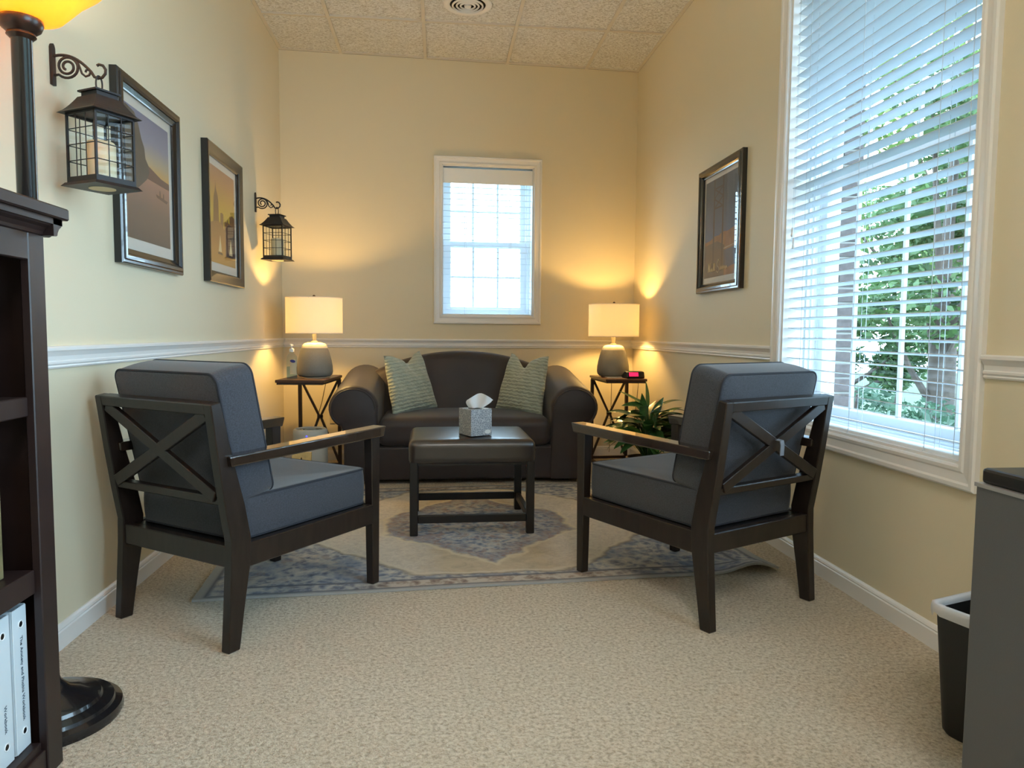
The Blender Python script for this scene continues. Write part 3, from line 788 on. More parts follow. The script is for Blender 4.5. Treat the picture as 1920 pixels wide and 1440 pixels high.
# ------------------------------------------------------------------ ottoman and tissue box
t = thing('ottoman', 'brown leather-topped ottoman bench on black wooden legs in front of the sofa', 'ottoman', (1.272, 3.505, 0), math.radians(1))
b = B(); rbox(b, .585, .50, .118, .032, 10, crown=.010, off=(0, 0, .394)); obj('top', b, m_leather, t, smooth='all')
b = B(); frame_loop(b, -.282, .282, -.240, .240, [(0, 0), (0, .02), (.02, .02), (.02, 0)])
bmesh.ops.rotate(b, verts=b.verts, cent=(0, 0, 0), matrix=Matrix.Rotation(PI/2, 3, 'X')); bmesh.ops.translate(b, verts=b.verts, vec=(0, 0, .355)); obj('apron', b, m_blackwood, t)
for sx in (-1, 1):
    for sy in (-1, 1):
        b = B(); box(b, sx*.269-.0185, sx*.269+.0185, sy*.229-.0185, sy*.229+.0185, .012, .352); obj('leg', b, m_blackwood, t, bevel=.003, seg=1)
for sy in (-1, 1):
    b = B(); box(b, -.251, .251, sy*.229-.012, sy*.229+.012, .068, .104); obj('stretcher', b, m_blackwood, t, bevel=.003, seg=1)
for sx in (-1, 1):
    b = B(); box(b, sx*.269-.012, sx*.269+.012, -.211, .211, .068, .104); obj('stretcher', b, m_blackwood, t, bevel=.003, seg=1)

TB = thing('tissue_box', 'grey patterned cube tissue box with a white tissue on the ottoman', 'tissue box', (1.293, 3.385, .4615), math.radians(28))
b = B(); box(b, -.057, .057, -.057, .057, 0, .125); obj('carton', b, m_tissue, TB, bevel=.0015, seg=1)
b = B(); lathe(b, [(.034, 0), (.034, .0012)], 24, (0, 0, .125)); o = obj('opening', b, m_dark, TB)
b = B(); lathe(b, [(.0165, 0), (.0165, .0012)], 20); bmesh.ops.scale(b, verts=b.verts, vec=(1, .62, 1)); bmesh.ops.rotate(b, verts=b.verts, cent=(0, 0, 0), matrix=Matrix.Rotation(PI/2, 3, 'X')); obj('logo_spot', b, m_plasticw, TB, loc=(.034, -.0565, .018))
b = B(); lathe(b, [(.018, 0), (.018, .0012)], 20); bmesh.ops.scale(b, verts=b.verts, vec=(1, .6, 1)); obj('logo_spot', b, m_plasticw, TB, loc=(.030, -.040, .1252))
b = B(); n = 14; rowz = []
for i in range(n+1):
    v = i/n; r = []
    for j in range(13):
        u = -1+2*j/12
        wd = .024+.034*math.sin(min(1, v*1.15)*PI*.62)
        x = u*wd+.030*v**1.5; y = .016*math.sin(u*5+v*2.5)*(.5+v*.6); z = .120+.075*v*(1-.28*u*u*v)-.012*max(0, u)*v
        r.append(b.verts.new((x, y, z)))
    rowz.append(r)
for a_, c_ in zip(rowz, rowz[1:]):
    for j in range(12): b.faces.new([a_[j], a_[j+1], c_[j+1], c_[j]])
tis = obj('tissue', b, translucent('tissue_paper', (242, 246, 250), .35, .8), TB, smooth='all', rot=(0, 0, math.radians(-28)))

# ------------------------------------------------------------------ side tables and lamps
def side_table(loc, rz, wd, dp, zt, label):
    t = thing('side_table', label, 'side table', loc, rz, 'matching side tables by the sofa')
    b = B(); box(b, -wd/2, wd/2, -dp/2, dp/2, zt-.018, zt); obj('table_top', b, m_tabletop, t, bevel=.003, seg=1)
    b = B(); box(b, -wd/2+.008, wd/2-.008, -dp/2+.008, dp/2-.008, zt-.030, zt-.018); obj('top_frame', b, m_brownmetal, t)
    yb = dp/2-.03; hx = wd/2-.014
    for s in (-1, 1):
        b = B(); box(b, s*hx-.011, s*hx+.011, yb-.011, yb+.011, 0, zt-.030); obj('leg', b, m_brownmetal, t)
        b = B(); box(b, s*hx-.011, s*hx+.011, -dp/2+.02, yb-.011, 0, .018); obj('foot', b, m_brownmetal, t)
    zm = zt*.56
    for s in (-1, 1):
        b = B(); bar(b, (s*(hx-.008), yb, zt-.033), (0.004*s, yb, zm), .016, .014, side=(0, 1, 0)); obj('brace', b, m_brownmetal, t)
        b = B(); bar(b, (s*.004, yb, zm), (s*(hx-.008), yb, .05), .016, .014, side=(0, 1, 0)); obj('brace', b, m_brownmetal, t)
    b = B(); box(b, -hx, hx, yb-.009, yb+.009, .018, .036); obj('stretcher', b, m_brownmetal, t)
    b = B(); lathe(b, [(.02, 0), (.02, .02)], 12, (0, yb, zm-.01)); obj('joint', b, m_brownmetal, t)
    return t
ZT = .645; ZTR = .637
side_table((.290, 4.775, 0), math.radians(-4), .296, .56, ZT, 'narrow walnut-topped side table with X brace in the corner by the sanitizer bottle')
side_table((2.385, 5.000, 0), math.radians(2), .290, .46, ZTR, 'narrow walnut-topped side table with X brace holding the alarm clock')
def lamp(loc, label, cord):
    t = thing('table_lamp', label, 'table lamp', loc, 0, 'matching table lamps')
    prof = [(.070, 0), (.098, .004), (.110, .016), (.1145, .036), (.113, .07), (.106, .11), (.096, .15), (.084, .187)]
    b = B(); lathe(b, prof, 48); obj('base', b, m_lampbody, t, smooth=60)
    b = B(); lathe(b, [(.0842, .187), (.079, .203), (.066, .217), (.046, .2225), (.045, .2265), (.012, .2275)], 48); obj('glazed_top', b, m_lampglaze, t, smooth=60)
    b = B(); lathe(b, [(.022, .2275), (.022, .231), (.0125, .234), (.0125, .262), (.0145, .264), (.0145, .30), (.006, .302)], 20); obj('neck', b, m_lampmetal, t, smooth=50)
    b = B(); R_ = .179; z0, z1 = .280, .512
    lathe(b, [(R_, z0), (R_, z1), (R_-.002, z1), (R_-.002, z0), (R_, z0)], 72, cap=False); bmesh.ops.remove_doubles(b, verts=b.verts, dist=1e-6)
    sh = obj('lamp_shade', b, m_shade, t, smooth=60)
    b = B()
    for zz in (z0+.003, z1-.003): tube(b, [((R_-.001)*math.cos(2*PI*k/60), (R_-.001)*math.sin(2*PI*k/60), zz) for k in range(60)], .0028, 6, closed=True)
    obj('rim', b, m_shade, sh, smooth=True)
    b = B()
    for k in range(3):
        a = 2*PI*k/3+.5; tube(b, [(0, 0, z1-.012), (R_*math.cos(a), R_*math.sin(a), z1-.006)], .0018, 5)
    tube(b, [(0, 0, z0+.02), (.03, .02, z0+.06), (.038, .025, z0+.12), (.02, .012, z1-.04), (0, 0, z1-.012)], .0016, 5)
    tube(b, [(0, 0, z1-.014), (0, 0, z1+.004)], .004, 8)
    obj('harp', b, m_lampmetal, t, smooth=True)
    b = B(); lathe(b, [(.004, z1+.002), (.009, z1+.006), (.009, z1+.012), (.003, z1+.018)], 16); obj('finial', b, m_brownmetal, t, smooth=50)
    b = B(); tube(b, cord, .0022, 6); obj('cord', b, mat('cord_grey', (120, 104, 76), .6), t, smooth=True)
    point('bulb_light', (0, 0, .395), LAMP_W, LAMP_C, .028, t)
    return t
lamp((.318, 4.775, ZT+.004), 'lit white drum-shade lamp with grey stoneware base beside the sanitizer bottle', [(.05, .26, .01), (.03, .30, -.03), (-.01, .33, -.2), (-.08, .36, -.42), (-.10, .39, -.6)])
lamp((2.362, 5.040, ZTR+.004), 'lit white drum-shade lamp with grey stoneware base beside the alarm clock', [(.06, .20, .01), (.05, .24, -.03), (.06, .28, -.3), (.055, .30, -.6)])
b = B(); lathe(b, [(.075, 0), (.075, .0038)], 32, (.318, 4.745, ZT)); tag(obj('coaster', b, m_boxlight), 'thin pale coaster under the lamp by the sanitizer bottle', 'coaster')
b = B(); box(b, 2.290, 2.400, 4.90, 5.10, ZTR, ZTR+.0038); tag(obj('paper_card', b, m_matb), 'thin pale card under the lamp by the alarm clock', 'card')

# alarm clock
t = thing('alarm_clock', 'small black alarm clock with glowing pink-red display on the side table', 'alarm clock', (2.462, 4.872, ZTR), math.radians(6))
b = B(); prism(b, [(-.058, 0), (-.060, .012), (-.050, .046), (-.010, .050), (.045, .022), (.050, 0)], 'x', -.065, .065); obj('case', b, m_black, t, bevel=.006)
b = B(); hexa(b, [(-.048, -.0612, .016), (.018, -.0612, .016), (.018, -.056, .016), (-.048, -.056, .016), (-.048, -.0528, .042), (.018, -.0528, .042), (.018, -.048, .042), (-.048, -.048, .042)]); obj('display', b, m_pink, t)
b = B(); tube(b, [(.05, .04, .012), (.075, .06, .004), (.085, .10, -.02), (.082, .12, -.16), (.070, .13, -.3)], .002, 6); obj('cord', b, m_black, t, smooth=True)

# hand sanitizer
t = thing('sanitizer_bottle', 'clear pump bottle of blue-tinted hand sanitizer beside the lamp', 'bottle', (.205, 4.610, ZT))
def oval(bm, prof, ax, ay, seg=28):
    lathe(bm, prof, seg); bmesh.ops.scale(bm, verts=bm.verts, vec=(ax, ay, 1))
b = B(); oval(b, [(.030, 0), (.0335, .004), (.0335, .125), (.031, .142), (.020, .156), (.013, .164), (.013, .172)], 1, .62); obj('body', b, m_clear, t, smooth=50)
b = B(); oval(b, [(.028, .004), (.0315, .007), (.0315, .075), (.028, .078)], 1, .6); obj('gel', b, m_gel, t, smooth=50)
b = B(); oval(b, [(.0342, .030), (.0342, .115)], 1, .63); bmesh.ops.delete(b, geom=[v for v in b.verts if v.co.y > -.006 or v.co.x < -.012], context='VERTS'); obj('label', b, mat('label_beige', (190, 176, 140), .5), t, smooth=True)
b = B(); lathe(b, [(.0165, 0), (.0165, .002)], 24); bmesh.ops.scale(b, verts=b.verts, vec=(1, .55, 1)); bmesh.ops.rotate(b, verts=b.verts, cent=(0, 0, 0), matrix=Matrix.Rotation(PI/2, 3, 'X')); obj('label_badge', b, m_blue, t, loc=(.010, -.0218, .112), rot=(0, math.radians(12), 0))
b = B(); lathe(b, [(.015, .170), (.015, .186), (.012, .190), (.005, .192), (.005, .206), (.011, .207), (.010, .217), (.003, .219)], 20); box(b, -.004, .004, -.034, 0, .207, .214); obj('pump', b, m_plasticw, t, smooth=50)

# things on the floor in the left corner
t = thing('air_purifier', 'round white air purifier with two blue lights below the side table', 'air purifier', (.350, 4.400, 0))
b = B(); lathe(b, [(.095, .012), (.100, .03), (.102, .33), (.100, .352), (.090, .360), (.080, .352), (.055, .348), (.02, .348)], 48); obj('housing', b, mat('purifier_grey', (172, 168, 158), .45), t, smooth=50)
b = B()
for r_ in (.03, .05, .07): tube(b, [(r_*math.cos(2*PI*k/36), r_*math.sin(2*PI*k/36), .353) for k in range(36)], .004, 6, closed=True)
obj('grille', b, m_grayplastic, t, smooth=True)
for z in (.326, .312):
    b = B(); lathe(b, [(.004, 0), (.0035, .004)], 12); bmesh.ops.rotate(b, verts=b.verts, cent=(0, 0, 0), matrix=Matrix.Rotation(PI/2, 3, 'X')); obj('indicator_light', b, m_led, t, loc=(-.004, -.101, z))
b = B(); lathe(b, [(.09, 0), (.096, .012)], 40); obj('foot_ring', b, m_grayplastic, t)
t = thing('framed_card', 'small tan card printed with a dark tree low under the side table', 'card', (.335, 4.15, .011), math.radians(-6))
b = B(); hexa(b, [(-.055, -.008, 0), (.055, -.008, 0), (.055, .008, 0), (-.055, .008, 0), (-.055, .03, .24), (.055, .03, .24), (.055, .046, .24), (-.055, .046, .24)]); obj('card', b, mat('tan_card', (196, 168, 112), .7, nscale=30, namt=.15), t)
b = B()
for z0, z1, wd in ((.10, .15, .034), (.14, .185, .024), (.18, .215, .012)): 
    v = [b.verts.new(p) for p in ((-wd, -.0085+z0*.158, z0), (wd, -.0085+z0*.158, z0), (0, -.0085+z1*.158, z1))]; b.faces.new(v)
bmesh.ops.translate(b, verts=b.verts, vec=(0, -.001, 0)); obj('tree_print', b, m_soil, t)
b = B(); hexa(b, [(-.01, .045, .2), (.01, .045, .2), (.01, .05, .2), (-.01, .05, .2), (-.01, .10, 0), (.01, .10, 0), (.01, .105, 0), (-.01, .105, 0)]); obj('easel_strut', b, m_box, t)
b = B(); wo = Vector(bk(.36, -.006, .33)); 
hexa(b, [bk(.325, -.007, .27), bk(.395, -.007, .27), bk(.395, 0, .27), bk(.325, 0, .27), bk(.325, -.007, .385), bk(.395, -.007, .385), bk(.395, 0, .385), bk(.325, 0, .385)])
o = tag(obj('wall_outlet', b, mat('outlet_ivory', (206, 190, 150), .5), bevel=.002), 'ivory outlet plate low on the back wall behind the side table', 'outlet')
for z in (.30, .345):
    b = B(); hexa(b, [bk(.348, -.009, z), bk(.372, -.009, z), bk(.372, -.006, z), bk(.348, -.006, z), bk(.348, -.009, z+.022), bk(.372, -.009, z+.022), bk(.372, -.006, z+.022), bk(.348, -.006, z+.022)])
    obj('socket', b, m_boxlight, o)

# ------------------------------------------------------------------ potted plant
t = thing('potted_plant', 'leafy green peace lily in a clay pot in the corner behind the armchair', 'plant', (2.355, 4.10, .011))
b = B(); lathe(b, [(.085, 0), (.10, .01), (.125, .17), (.135, .175), (.135, .205), (.122, .207), (.115, .18)], 40); obj('pot', b, m_pot, t, smooth=50)
b = B(); lathe(b, [(.118, .185), (.118, .19)], 30); obj('soil', b, m_soil, t)
def leaf_mesh(L, wd, droop, fold=.18):
    b = B(); n = 10; rows = []
    for i in range(n+1):
        s = i/n; wv = wd*(math.sin(PI*min(1, s*.98+.02)**.8)**.9) if i < n else .0005
        ang = droop*s; x = L*s*math.cos(ang*.7); z = L*s*math.sin(.25)-L*droop*.45*s*s
        rows.append([b.verts.new((x, -wv, z+fold*wv)), b.verts.new((x, 0, z)), b.verts.new((x, wv, z+fold*wv))])
    for a_, c_ in zip(rows, rows[1:]):
        for j in (0, 1): b.faces.new([a_[j], a_[j+1], c_[j+1], c_[j]])
    return b
protos = []
for (L, wd, dr, mm) in ((.20, .030, .55, m_leaf), (.17, .034, .30, m_leaf), (.22, .026, .80, m_leaf), (.19, .032, .2, m_leaf2)):
    protos.append((L, dr, obj('leaf', leaf_mesh(L, wd, dr), mm, t, smooth='all')))
used = set(); rp = random.Random(11)
b = B()
spots = []
for _ in range(120):
    rr = .15*rp.random()**.6; zz = .08+(.27*(1-(rr/.17)**2))*rp.uniform(.35, 1.0)
    spots.append((rp.uniform(0, 2*PI), zz, rr*.7, rp.choice([0, 0, 1, 1, 2, 2, 3]), rp.uniform(-.45, .55)))
spots += [(2.4, .30, .02, 3, -1.35), (PI*1.02, .25, .045, 1, -1.45), (.3, .24, .02, 1, -1.0), (PI*.98, .22, .10, 2, .10), (PI*.92, .20, .11, 0, .2), (PI*1.1, .16, .12, 2, .25)]
for (a, z, r_, k, pit) in spots:
    L, dr, pr = protos[k]
    if k in used: o = pr.copy(); COL.objects.link(o)
    else: o = pr; used.add(k)
    z += .17
    o.location = (r_*math.cos(a), r_*math.sin(a), z); o.rotation_euler = (rp.uniform(-.5, .5), pit, a)
    tube(b, [(.02*math.cos(a), .02*math.sin(a), .185), (r_*.6*math.cos(a), r_*.6*math.sin(a), z*.7+.04), (r_*math.cos(a), r_*math.sin(a), z)], .003, 5)
obj('stems', b, m_leaf, t, smooth=True)

# ------------------------------------------------------------------ pictures
def flat(bm, poly, h, mi):
    v = [bm.verts.new((p[0], -h, p[1])) for p in poly]; f = bm.faces.new(v); f.material_index = mi
def grad(name, stops, z0, z1, extra=None):
    m = bpy.data.materials.new(name); m.use_nodes = True; t = NT(m); bb = t.n['Principled BSDF']; bb.inputs['Roughness'].default_value = .7
    tc = t.new('ShaderNodeTexCoord'); sp = t.new('ShaderNodeSeparateXYZ'); t.lk(tc.outputs['Object'], sp.inputs[0])
    v = t.math('DIVIDE', t.math('SUBTRACT', sp.outputs[2], z0), z1-z0)
    n = t.noise(tc.outputs['Object'], 14, 4); v = t.math('ADD', v, t.math('MULTIPLY', t.math('SUBTRACT', n, .5), .06))
    t.lk(t.ramp(v, [(p, lin(c)) for p, c in stops]), bb.inputs['Base Color']); return m
def picture(loc, rz, wd, z0, z1, label, art, fw=.052, margin=(.030, .034, .045), rolled=True):
    t = thing('framed_picture', label, 'picture', (loc[0], loc[1], 0), rz)
    hx = wd/2
    if rolled: prof = [(0, 0), (0, .024), (.004, .029), (.012, .029), (.016, .033), (.028, .034), (.036, .028), (.038, .024), (fw-.006, .018), (fw, .016), (fw, .004)]
    else: prof = [(0, 0), (0, .030), (.006, .033), (fw-.012, .024), (fw-.004, .018), (fw, .016), (fw, .004)]
    b = B(); frame_loop(b, -hx, hx, z0, z1, prof); obj('frame', b, m_frame, t, smooth=25)
    b = B(); box(b, -hx+.01, hx-.01, -.004, -.001, z0+.01, z1-.01); obj('backing', b, m_black, t)
    b = B(); box(b, -hx+fw-.004, hx-fw+.004, -.0065, -.0045, z0+fw-.004, z1-fw+.004); obj('mount', b, m_matb, t)
    ms, mt, mb_ = margin
    X0, X1, Z0, Z1 = -hx+fw+ms, hx-fw-ms, z0+fw+mb_, z1-fw-mt
    b = B(); mats = art(b, X0, X1, Z0, Z1); pr = obj('print', b, mats, t)
    b = B(); box(b, -hx+fw-.002, hx-fw+.002, -.0125, -.0110, z0+fw-.002, z1-fw+.002); obj('glass', b, m_glass, t)
    return t, (X0, X1, Z0, Z1)
def art_lake(b, x0, x1, z0, z1):
    w_, h_ = x1-x0, z1-z0; P = lambda u, v: (x0+u*w_, z0+v*h_)
    flat(b, [P(0, 0), P(1, 0), P(1, 1), P(0, 1)], .0070, 0)
    flat(b, [P(0, .52), P(1, .50), P(1, .555), P(.8, .565), P(.6, .60), P(.52, .615), P(0, .6)], .0073, 1)
    flat(b, [P(0, .30), P(.30, .42), P(.46, .50), P(.52, .56), P(.50, .62), P(.44, .66), P(.42, .74), P(.36, .80), P(.30, .90), P(.22, .97), P(.05, .99), P(0, .98)], .0076, 2)
    flat(b, [P(.68, .395), P(.92, .375), P(.96, .40), P(.86, .405), P(.86, .45), P(.84, .45), P(.83, .41), P(.78, .412), P(.77, .46), P(.75, .46), P(.745, .415), P(.66, .42)], .0079, 3)
    return [grad('lake_sky', [(0, (112, 92, 78)), (.25, (126, 104, 92)), (.50, (176, 132, 112)), (.56, (214, 168, 96)), (.66, (186, 170, 140)), (.8, (150, 148, 164)), (1, (132, 132, 158))], z0, z1),
            mat('lake_hills', (118, 86, 76), .7), mat('lake_cliff', (92, 84, 76), .7, nscale=12, namt=.15), mat('lake_canoe', (108, 82, 72), .7)]
def art_city(b, x0, x1, z0, z1):
    w_, h_ = x1-x0, z1-z0; P = lambda u, v: (x0+u*w_, z0+v*h_)
    flat(b, [P(0, 0), P(1, 0), P(1, 1), P(0, 1)], .0070, 0)
    flat(b, [P(.12, .42), P(.34, .42), P(.33, .66), P(.30, .72), P(.26, .76), P(.235, .80), P(.225, .86), P(.215, .80), P(.19, .74), P(.15, .68)], .0073, 1)
    flat(b, [P(.40, .40), P(.52, .40), P(.52, .545), P(.46, .555), P(.40, .545)], .0073, 1)
    flat(b, [P(.56, .36), P(.78, .36), P(.78, .47), P(.72, .48), P(.70, .52), P(.66, .48), P(.56, .47)], .0075, 1)
    flat(b, [P(.78, .30), P(1, .30), P(1, .56), P(.90, .58), P(.78, .55)], .0074, 1)
    flat(b, [P(0, 0), P(1, 0), P(1, .36), P(.62, .34), P(.50, .41), P(.34, .45), P(.16, .43), P(0, .40)], .0076, 2)
    flat(b, [P(.58, .10), P(1, .10), P(1, .44), P(.74, .47), P(.60, .40)], .0078, 3)
    for u, v0, v1, wd in ((.36, .13, .31, .12), (.80, .125, .30, .14)):
        flat(b, [P(u-wd*.5, v0), P(u+wd*.55, v0), P(u+wd*.35, v0+.08), P(u+.01, v1)], .0082, 4)
        flat(b, [P(u-wd*.7, v0-.028), P(u+wd*.9, v0-.030), P(u+wd*.7, v0-.008), P(u-wd*.6, v0-.006)], .0082, 5)
    return [grad('city_sky', [(0, (176, 132, 62)), (.3, (198, 152, 66)), (.52, (214, 184, 70)), (.7, (206, 164, 80)), (.85, (196, 150, 100)), (1, (188, 142, 112))], z0, z1),
            mat('city_tower', (134, 96, 58), .7, nscale=30, namt=.1), grad('city_water', [(0, (192, 146, 72)), (.25, (170, 124, 70)), (.45, (160, 116, 68))], z0, z1), mat('city_quay', (96, 72, 68), .7, nscale=25, namt=.4), mat('city_sail', (222, 210, 170), .7), mat('city_hull', (84, 66, 60), .7)]
def art_bridge(b, x0, x1, z0, z1):
    w_, h_ = x1-x0, z1-z0; P = lambda u, v: (x0+u*w_, z0+v*h_)
    flat(b, [P(0, 0), P(1, 0), P(1, 1), P(0, 1)], .0070, 0)
    flat(b, [P(0, 0), P(1, 0), P(1, .46), P(.82, .445), P(.70, .43), P(.56, .44), P(.45, .415), P(.3, .415), P(.18, .385), P(0, .375)], .0073, 1)
    flat(b, [P(0, 0), P(.62, 0), P(.62, .30), P(.4, .36), P(0, .34)], .0074, 4)
    flat(b, [P(.60, .06), P(1, .10), P(1, .27), P(.60, .25)], .0075, 2)
    flat(b, [P(.60, .262), P(.92, .285), P(.92, .292), P(.60, .272)], .0077, 5)
    for u in (.28, .55):
        flat(b, [P(u-.024, .05), P(u+.024, .05), P(u+.016, 1), P(u-.016, 1)], .0077, 3)
    for va, vb in ((.80, .90), (.70, .80)):
        for s in (0, 1):
            a, c = ((.28, va), (.55, vb)) if s else ((.28, vb), (.55, va))
            flat(b, [P(a[0], a[1]-.008), P(c[0], c[1]-.008), P(c[0], c[1]+.008), P(a[0], a[1]+.008)], .0080+.0002*s, 3)
    for v in (.90, .70): flat(b, [P(.28, v-.008), P(.55, v-.008), P(.55, v+.008), P(.28, v+.008)], .0083, 3)
    return [grad('bridge_sky', [(.3, (78, 104, 144)), (.55, (82, 98, 124)), (.8, (84, 92, 104)), (1, (84, 88, 98))], z0, z1),
            mat('bridge_hills', (150, 110, 78), .7, nscale=14, namt=.25), mat('bridge_bay', (92, 94, 112), .7, nscale=10, namt=.15), mat('bridge_tower', (82, 66, 64), .7), mat('bridge_fore', (106, 90, 80), .7, nscale=10, namt=.15), mat('bridge_ferry', (176, 164, 150), .7)]
picture((.0005, 2.943, 0), PI/2, .597, 1.178, 1.846, 'black framed lake sunset print with dark cliff, behind the nearer lantern', art_lake, .056)
picture((.0005, 3.902, 0), PI/2, .610, 1.181, 1.853, 'black framed golden city skyline print with sailboats, between the two lanterns', art_city, .058, (.034, .034, .045), False)
pt, (X0, X1, Z0, Z1) = picture((W-.0005, 3.735, 0), -PI/2, .590, 1.174, 1.856, 'black framed bridge tower print with script lettering beside the large window', art_bridge, .050, (.020, .024, .032))
b = B()
def script(pts, z, x, sc, up_=1):
    tube(b, [(x+p[0]*sc, -.0082, z+p[1]*sc) for p in pts], .0026, 5)
cx0 = X0+.06; cz = Z0+.030
script([(0, .0), (.1, 1.2), (.25, 1.0), (.45, 0), (.6, .1), (.75, 1.3)], cz, cx0, .038)
script([(0, .0), (.2, .5), (.35, .1), (.5, .5), (.65, .05), (.8, .5), (1.0, .05), (1.2, .1)], cz, cx0+.032, .036)
script([(0, .1), (.15, 1.2), (.2, .1), (.4, .1), (.5, 1.2), (.55, .1), (.75, .2)], cz, cx0+.075, .036)
script([(.9, 1.3), (.5, 1.6), (.1, 1.0), (.3, .6), (.8, .4), (.9, 0), (.4, -.3), (0, 0)], cz, cx0+.125, .038)
script([(0, 0), (.15, .5), (.3, .05), (.5, .5), (.6, .05), (.8, .5), (.95, .05), (1.15, .5), (1.3, .05), (1.5, .5), (1.65, .05), (1.9, .5), (2.1, .05), (2.4, .45), (2.6, .1)], cz, cx0+.165, .038)
obj('lettering', b, mat('lettering_cream', (206, 196, 176), .7), pt, smooth=True)

# ------------------------------------------------------------------ wall brackets, lanterns, candles
def bracket(loc, label):
    t = thing('wall_bracket', label, 'bracket', loc, PI/2, 'scroll wall brackets')    # local -y points into the room
    b = B(); prism(b, [(-.010, -.058), (.010, -.058), (.010, .048), (.006, .056), (0, .060), (-.006, .056), (-.010, .048)], 'y', -.008, 0); obj('back_plate', b, m_iron2, t)
    def ln(pts, r=.0042):
        b = B(); tube(b, [(0, -p[0], p[1]) for p in pts], r, 8); return b
    # top arc down to the hook
    P_ = []
    for i in range(15):
        s = i/14; P_.append((.008+.102*s, .024+.016*math.sin(s*PI*.75)-.052*s**1.7))
    P_ += [(.118, -.030), (.128, -.034), (.140, -.031), (.149, -.020), (.150, -.008), (.143, .003), (.132, .006), (.126, .002)]
    obj('scroll_arm', ln(P_), m_iron2, t, smooth=True)
    sp = [(.008, -.030)]
    for i in range(46):
        a = -PI*.75+i/45*PI*4.1; r_ = .0335*(1-i/45*.72); sp.append((.044+r_*math.cos(a), -.004+r_*math.sin(a)))
    obj('spiral', ln(sp, .0038), m_iron2, t, smooth=True)
    q = [(.072, .012), (.079, -.006), (.084, -.022), (.094, -.030), (.104, -.026), (.108, -.016), (.103, -.010), (.096, -.012), (.094, -.018)]
    obj('curl', ln(q, .0032), m_iron2, t, smooth=True)
    return t
brL = bracket((.0005, 2.270, 1.710), 'black iron scroll bracket on the left wall nearest the bookcase')
bracket((.0005, 4.598, 1.728), 'black iron scroll bracket near the back corner above the side table')
def lantern(loc, rz, label):
    t = thing('hanging_lantern', label, 'lantern', loc, rz, 'caged candle lanterns')
    h = .0635
    b = B(); hexa(b, [(-.076, -.076, 0), (.076, -.076, 0), (.076, .076, 0), (-.076, .076, 0), (-.068, -.068, .010), (.068, -.068, .010), (.068, .068, .010), (-.068, .068, .010)]); base = obj('base', b, m_iron, t)
    b = B(); box(b, -h, h, -h, h, .010, .026); obj('base_rim', b, m_iron, base)
    b = B(); lathe(b, [(.036, -.002), (.036, .001)], 32); obj('bottom_disc', b, m_candle, base)
    zt = .208
    for sx in (-1, 1):
        for sy in (-1, 1):
            b = B(); box(b, sx*h-.006 if sx > 0 else -h, h if sx > 0 else -h+.006, sy*h-.006 if sy > 0 else -h, h if sy > 0 else -h+.006, .026, zt); obj('post', b, m_iron, t)
    b = B(); box(b, -h, h, -h, -h+.006, zt-.006, zt); box(b, -h, h, h-.006, h, zt-.006, zt); box(b, -h, -h+.006, -h, h, zt-.006, zt); box(b, h-.006, h, -h, h, zt-.006, zt); obj('top_rim', b, m_iron, t)
    for k in range(4):
        R = Matrix.Rotation(k*PI/2, 3, 'Z')
        b = B()
        for q in (-.021, .021): tube(b, [(q, -h+.002, .026), (q, -h+.002, zt)], .0016, 5)
        for z in (.071, .117, .162): tube(b, [(-h, -h+.002, z), (h, -h+.002, z)], .0016, 5)
        bmesh.ops.rotate(b, verts=b.verts, cent=(0, 0, 0), matrix=R); obj('grid_wire', b, m_iron, t)
        b = B(); box(b, -h+.006, h-.006, -h+.005, -h+.0062, .026, zt); bmesh.ops.rotate(b, verts=b.verts, cent=(0, 0, 0), matrix=R); obj('pane', b, m_lpane, t)
    b = B(); e = .079; c = .040
    prev = None
    rings = []
    for s in range(7):
        f = s/6; rr = e+(c-e)*(f**.72); zz = zt+.050*f
        rings.append([b.verts.new(p) for p in ((-rr, -rr, zz), (rr, -rr, zz), (rr, rr, zz), (-rr, rr, zz))])
    for a_, c_ in zip(rings, rings[1:]):
        for i in range(4): b.faces.new([a_[i], a_[(i+1) % 4], c_[(i+1) % 4], c_[i]])
    b.faces.new(rings[0][::-1]); b.faces.new(rings[-1]); obj('roof', b, m_iron, t)
    b = B(); box(b, -.033, .033, -.033, .033, .258, .272); box(b, -.040, .040, -.040, .040, .272, .277); obj('cap', b, m_iron, t)
    b = B(); tube(b, [(.010*math.cos(a), 0, .300+.024*math.sin(a)) for a in [2*PI*i/24 for i in range(24)]], .0026, 6, closed=True); obj('hanging_ring', b, m_iron, t, smooth=True)
    return t
LA = [((.131, 2.270, 1.359), math.radians(60), 'black windowpane lantern hanging from the bracket nearest the bookcase', 'cream candle inside the lantern nearest the bookcase'),
      ((.131, 4.598, 1.378), math.radians(-14), 'black windowpane lantern hanging near the back corner above the side table', 'cream candle inside the lantern near the back corner')]
for loc, rz, l1, l2 in LA:
    lantern(loc, rz, l1)
    t = thing('candle', l2, 'candle', (loc[0], loc[1], loc[2]+.0262), 0, 'candles in the lanterns')
    b = B(); lathe(b, [(.038, 0), (.039, .002), (.039, .100), (.035, .107), (.005, .104)], 28); obj('wax', b, m_candle, t, smooth=50)
    b = B(); tube(b, [(0, 0, .102), (.001, 0, .114)], .0012, 5); obj('wick', b, m_black, t)

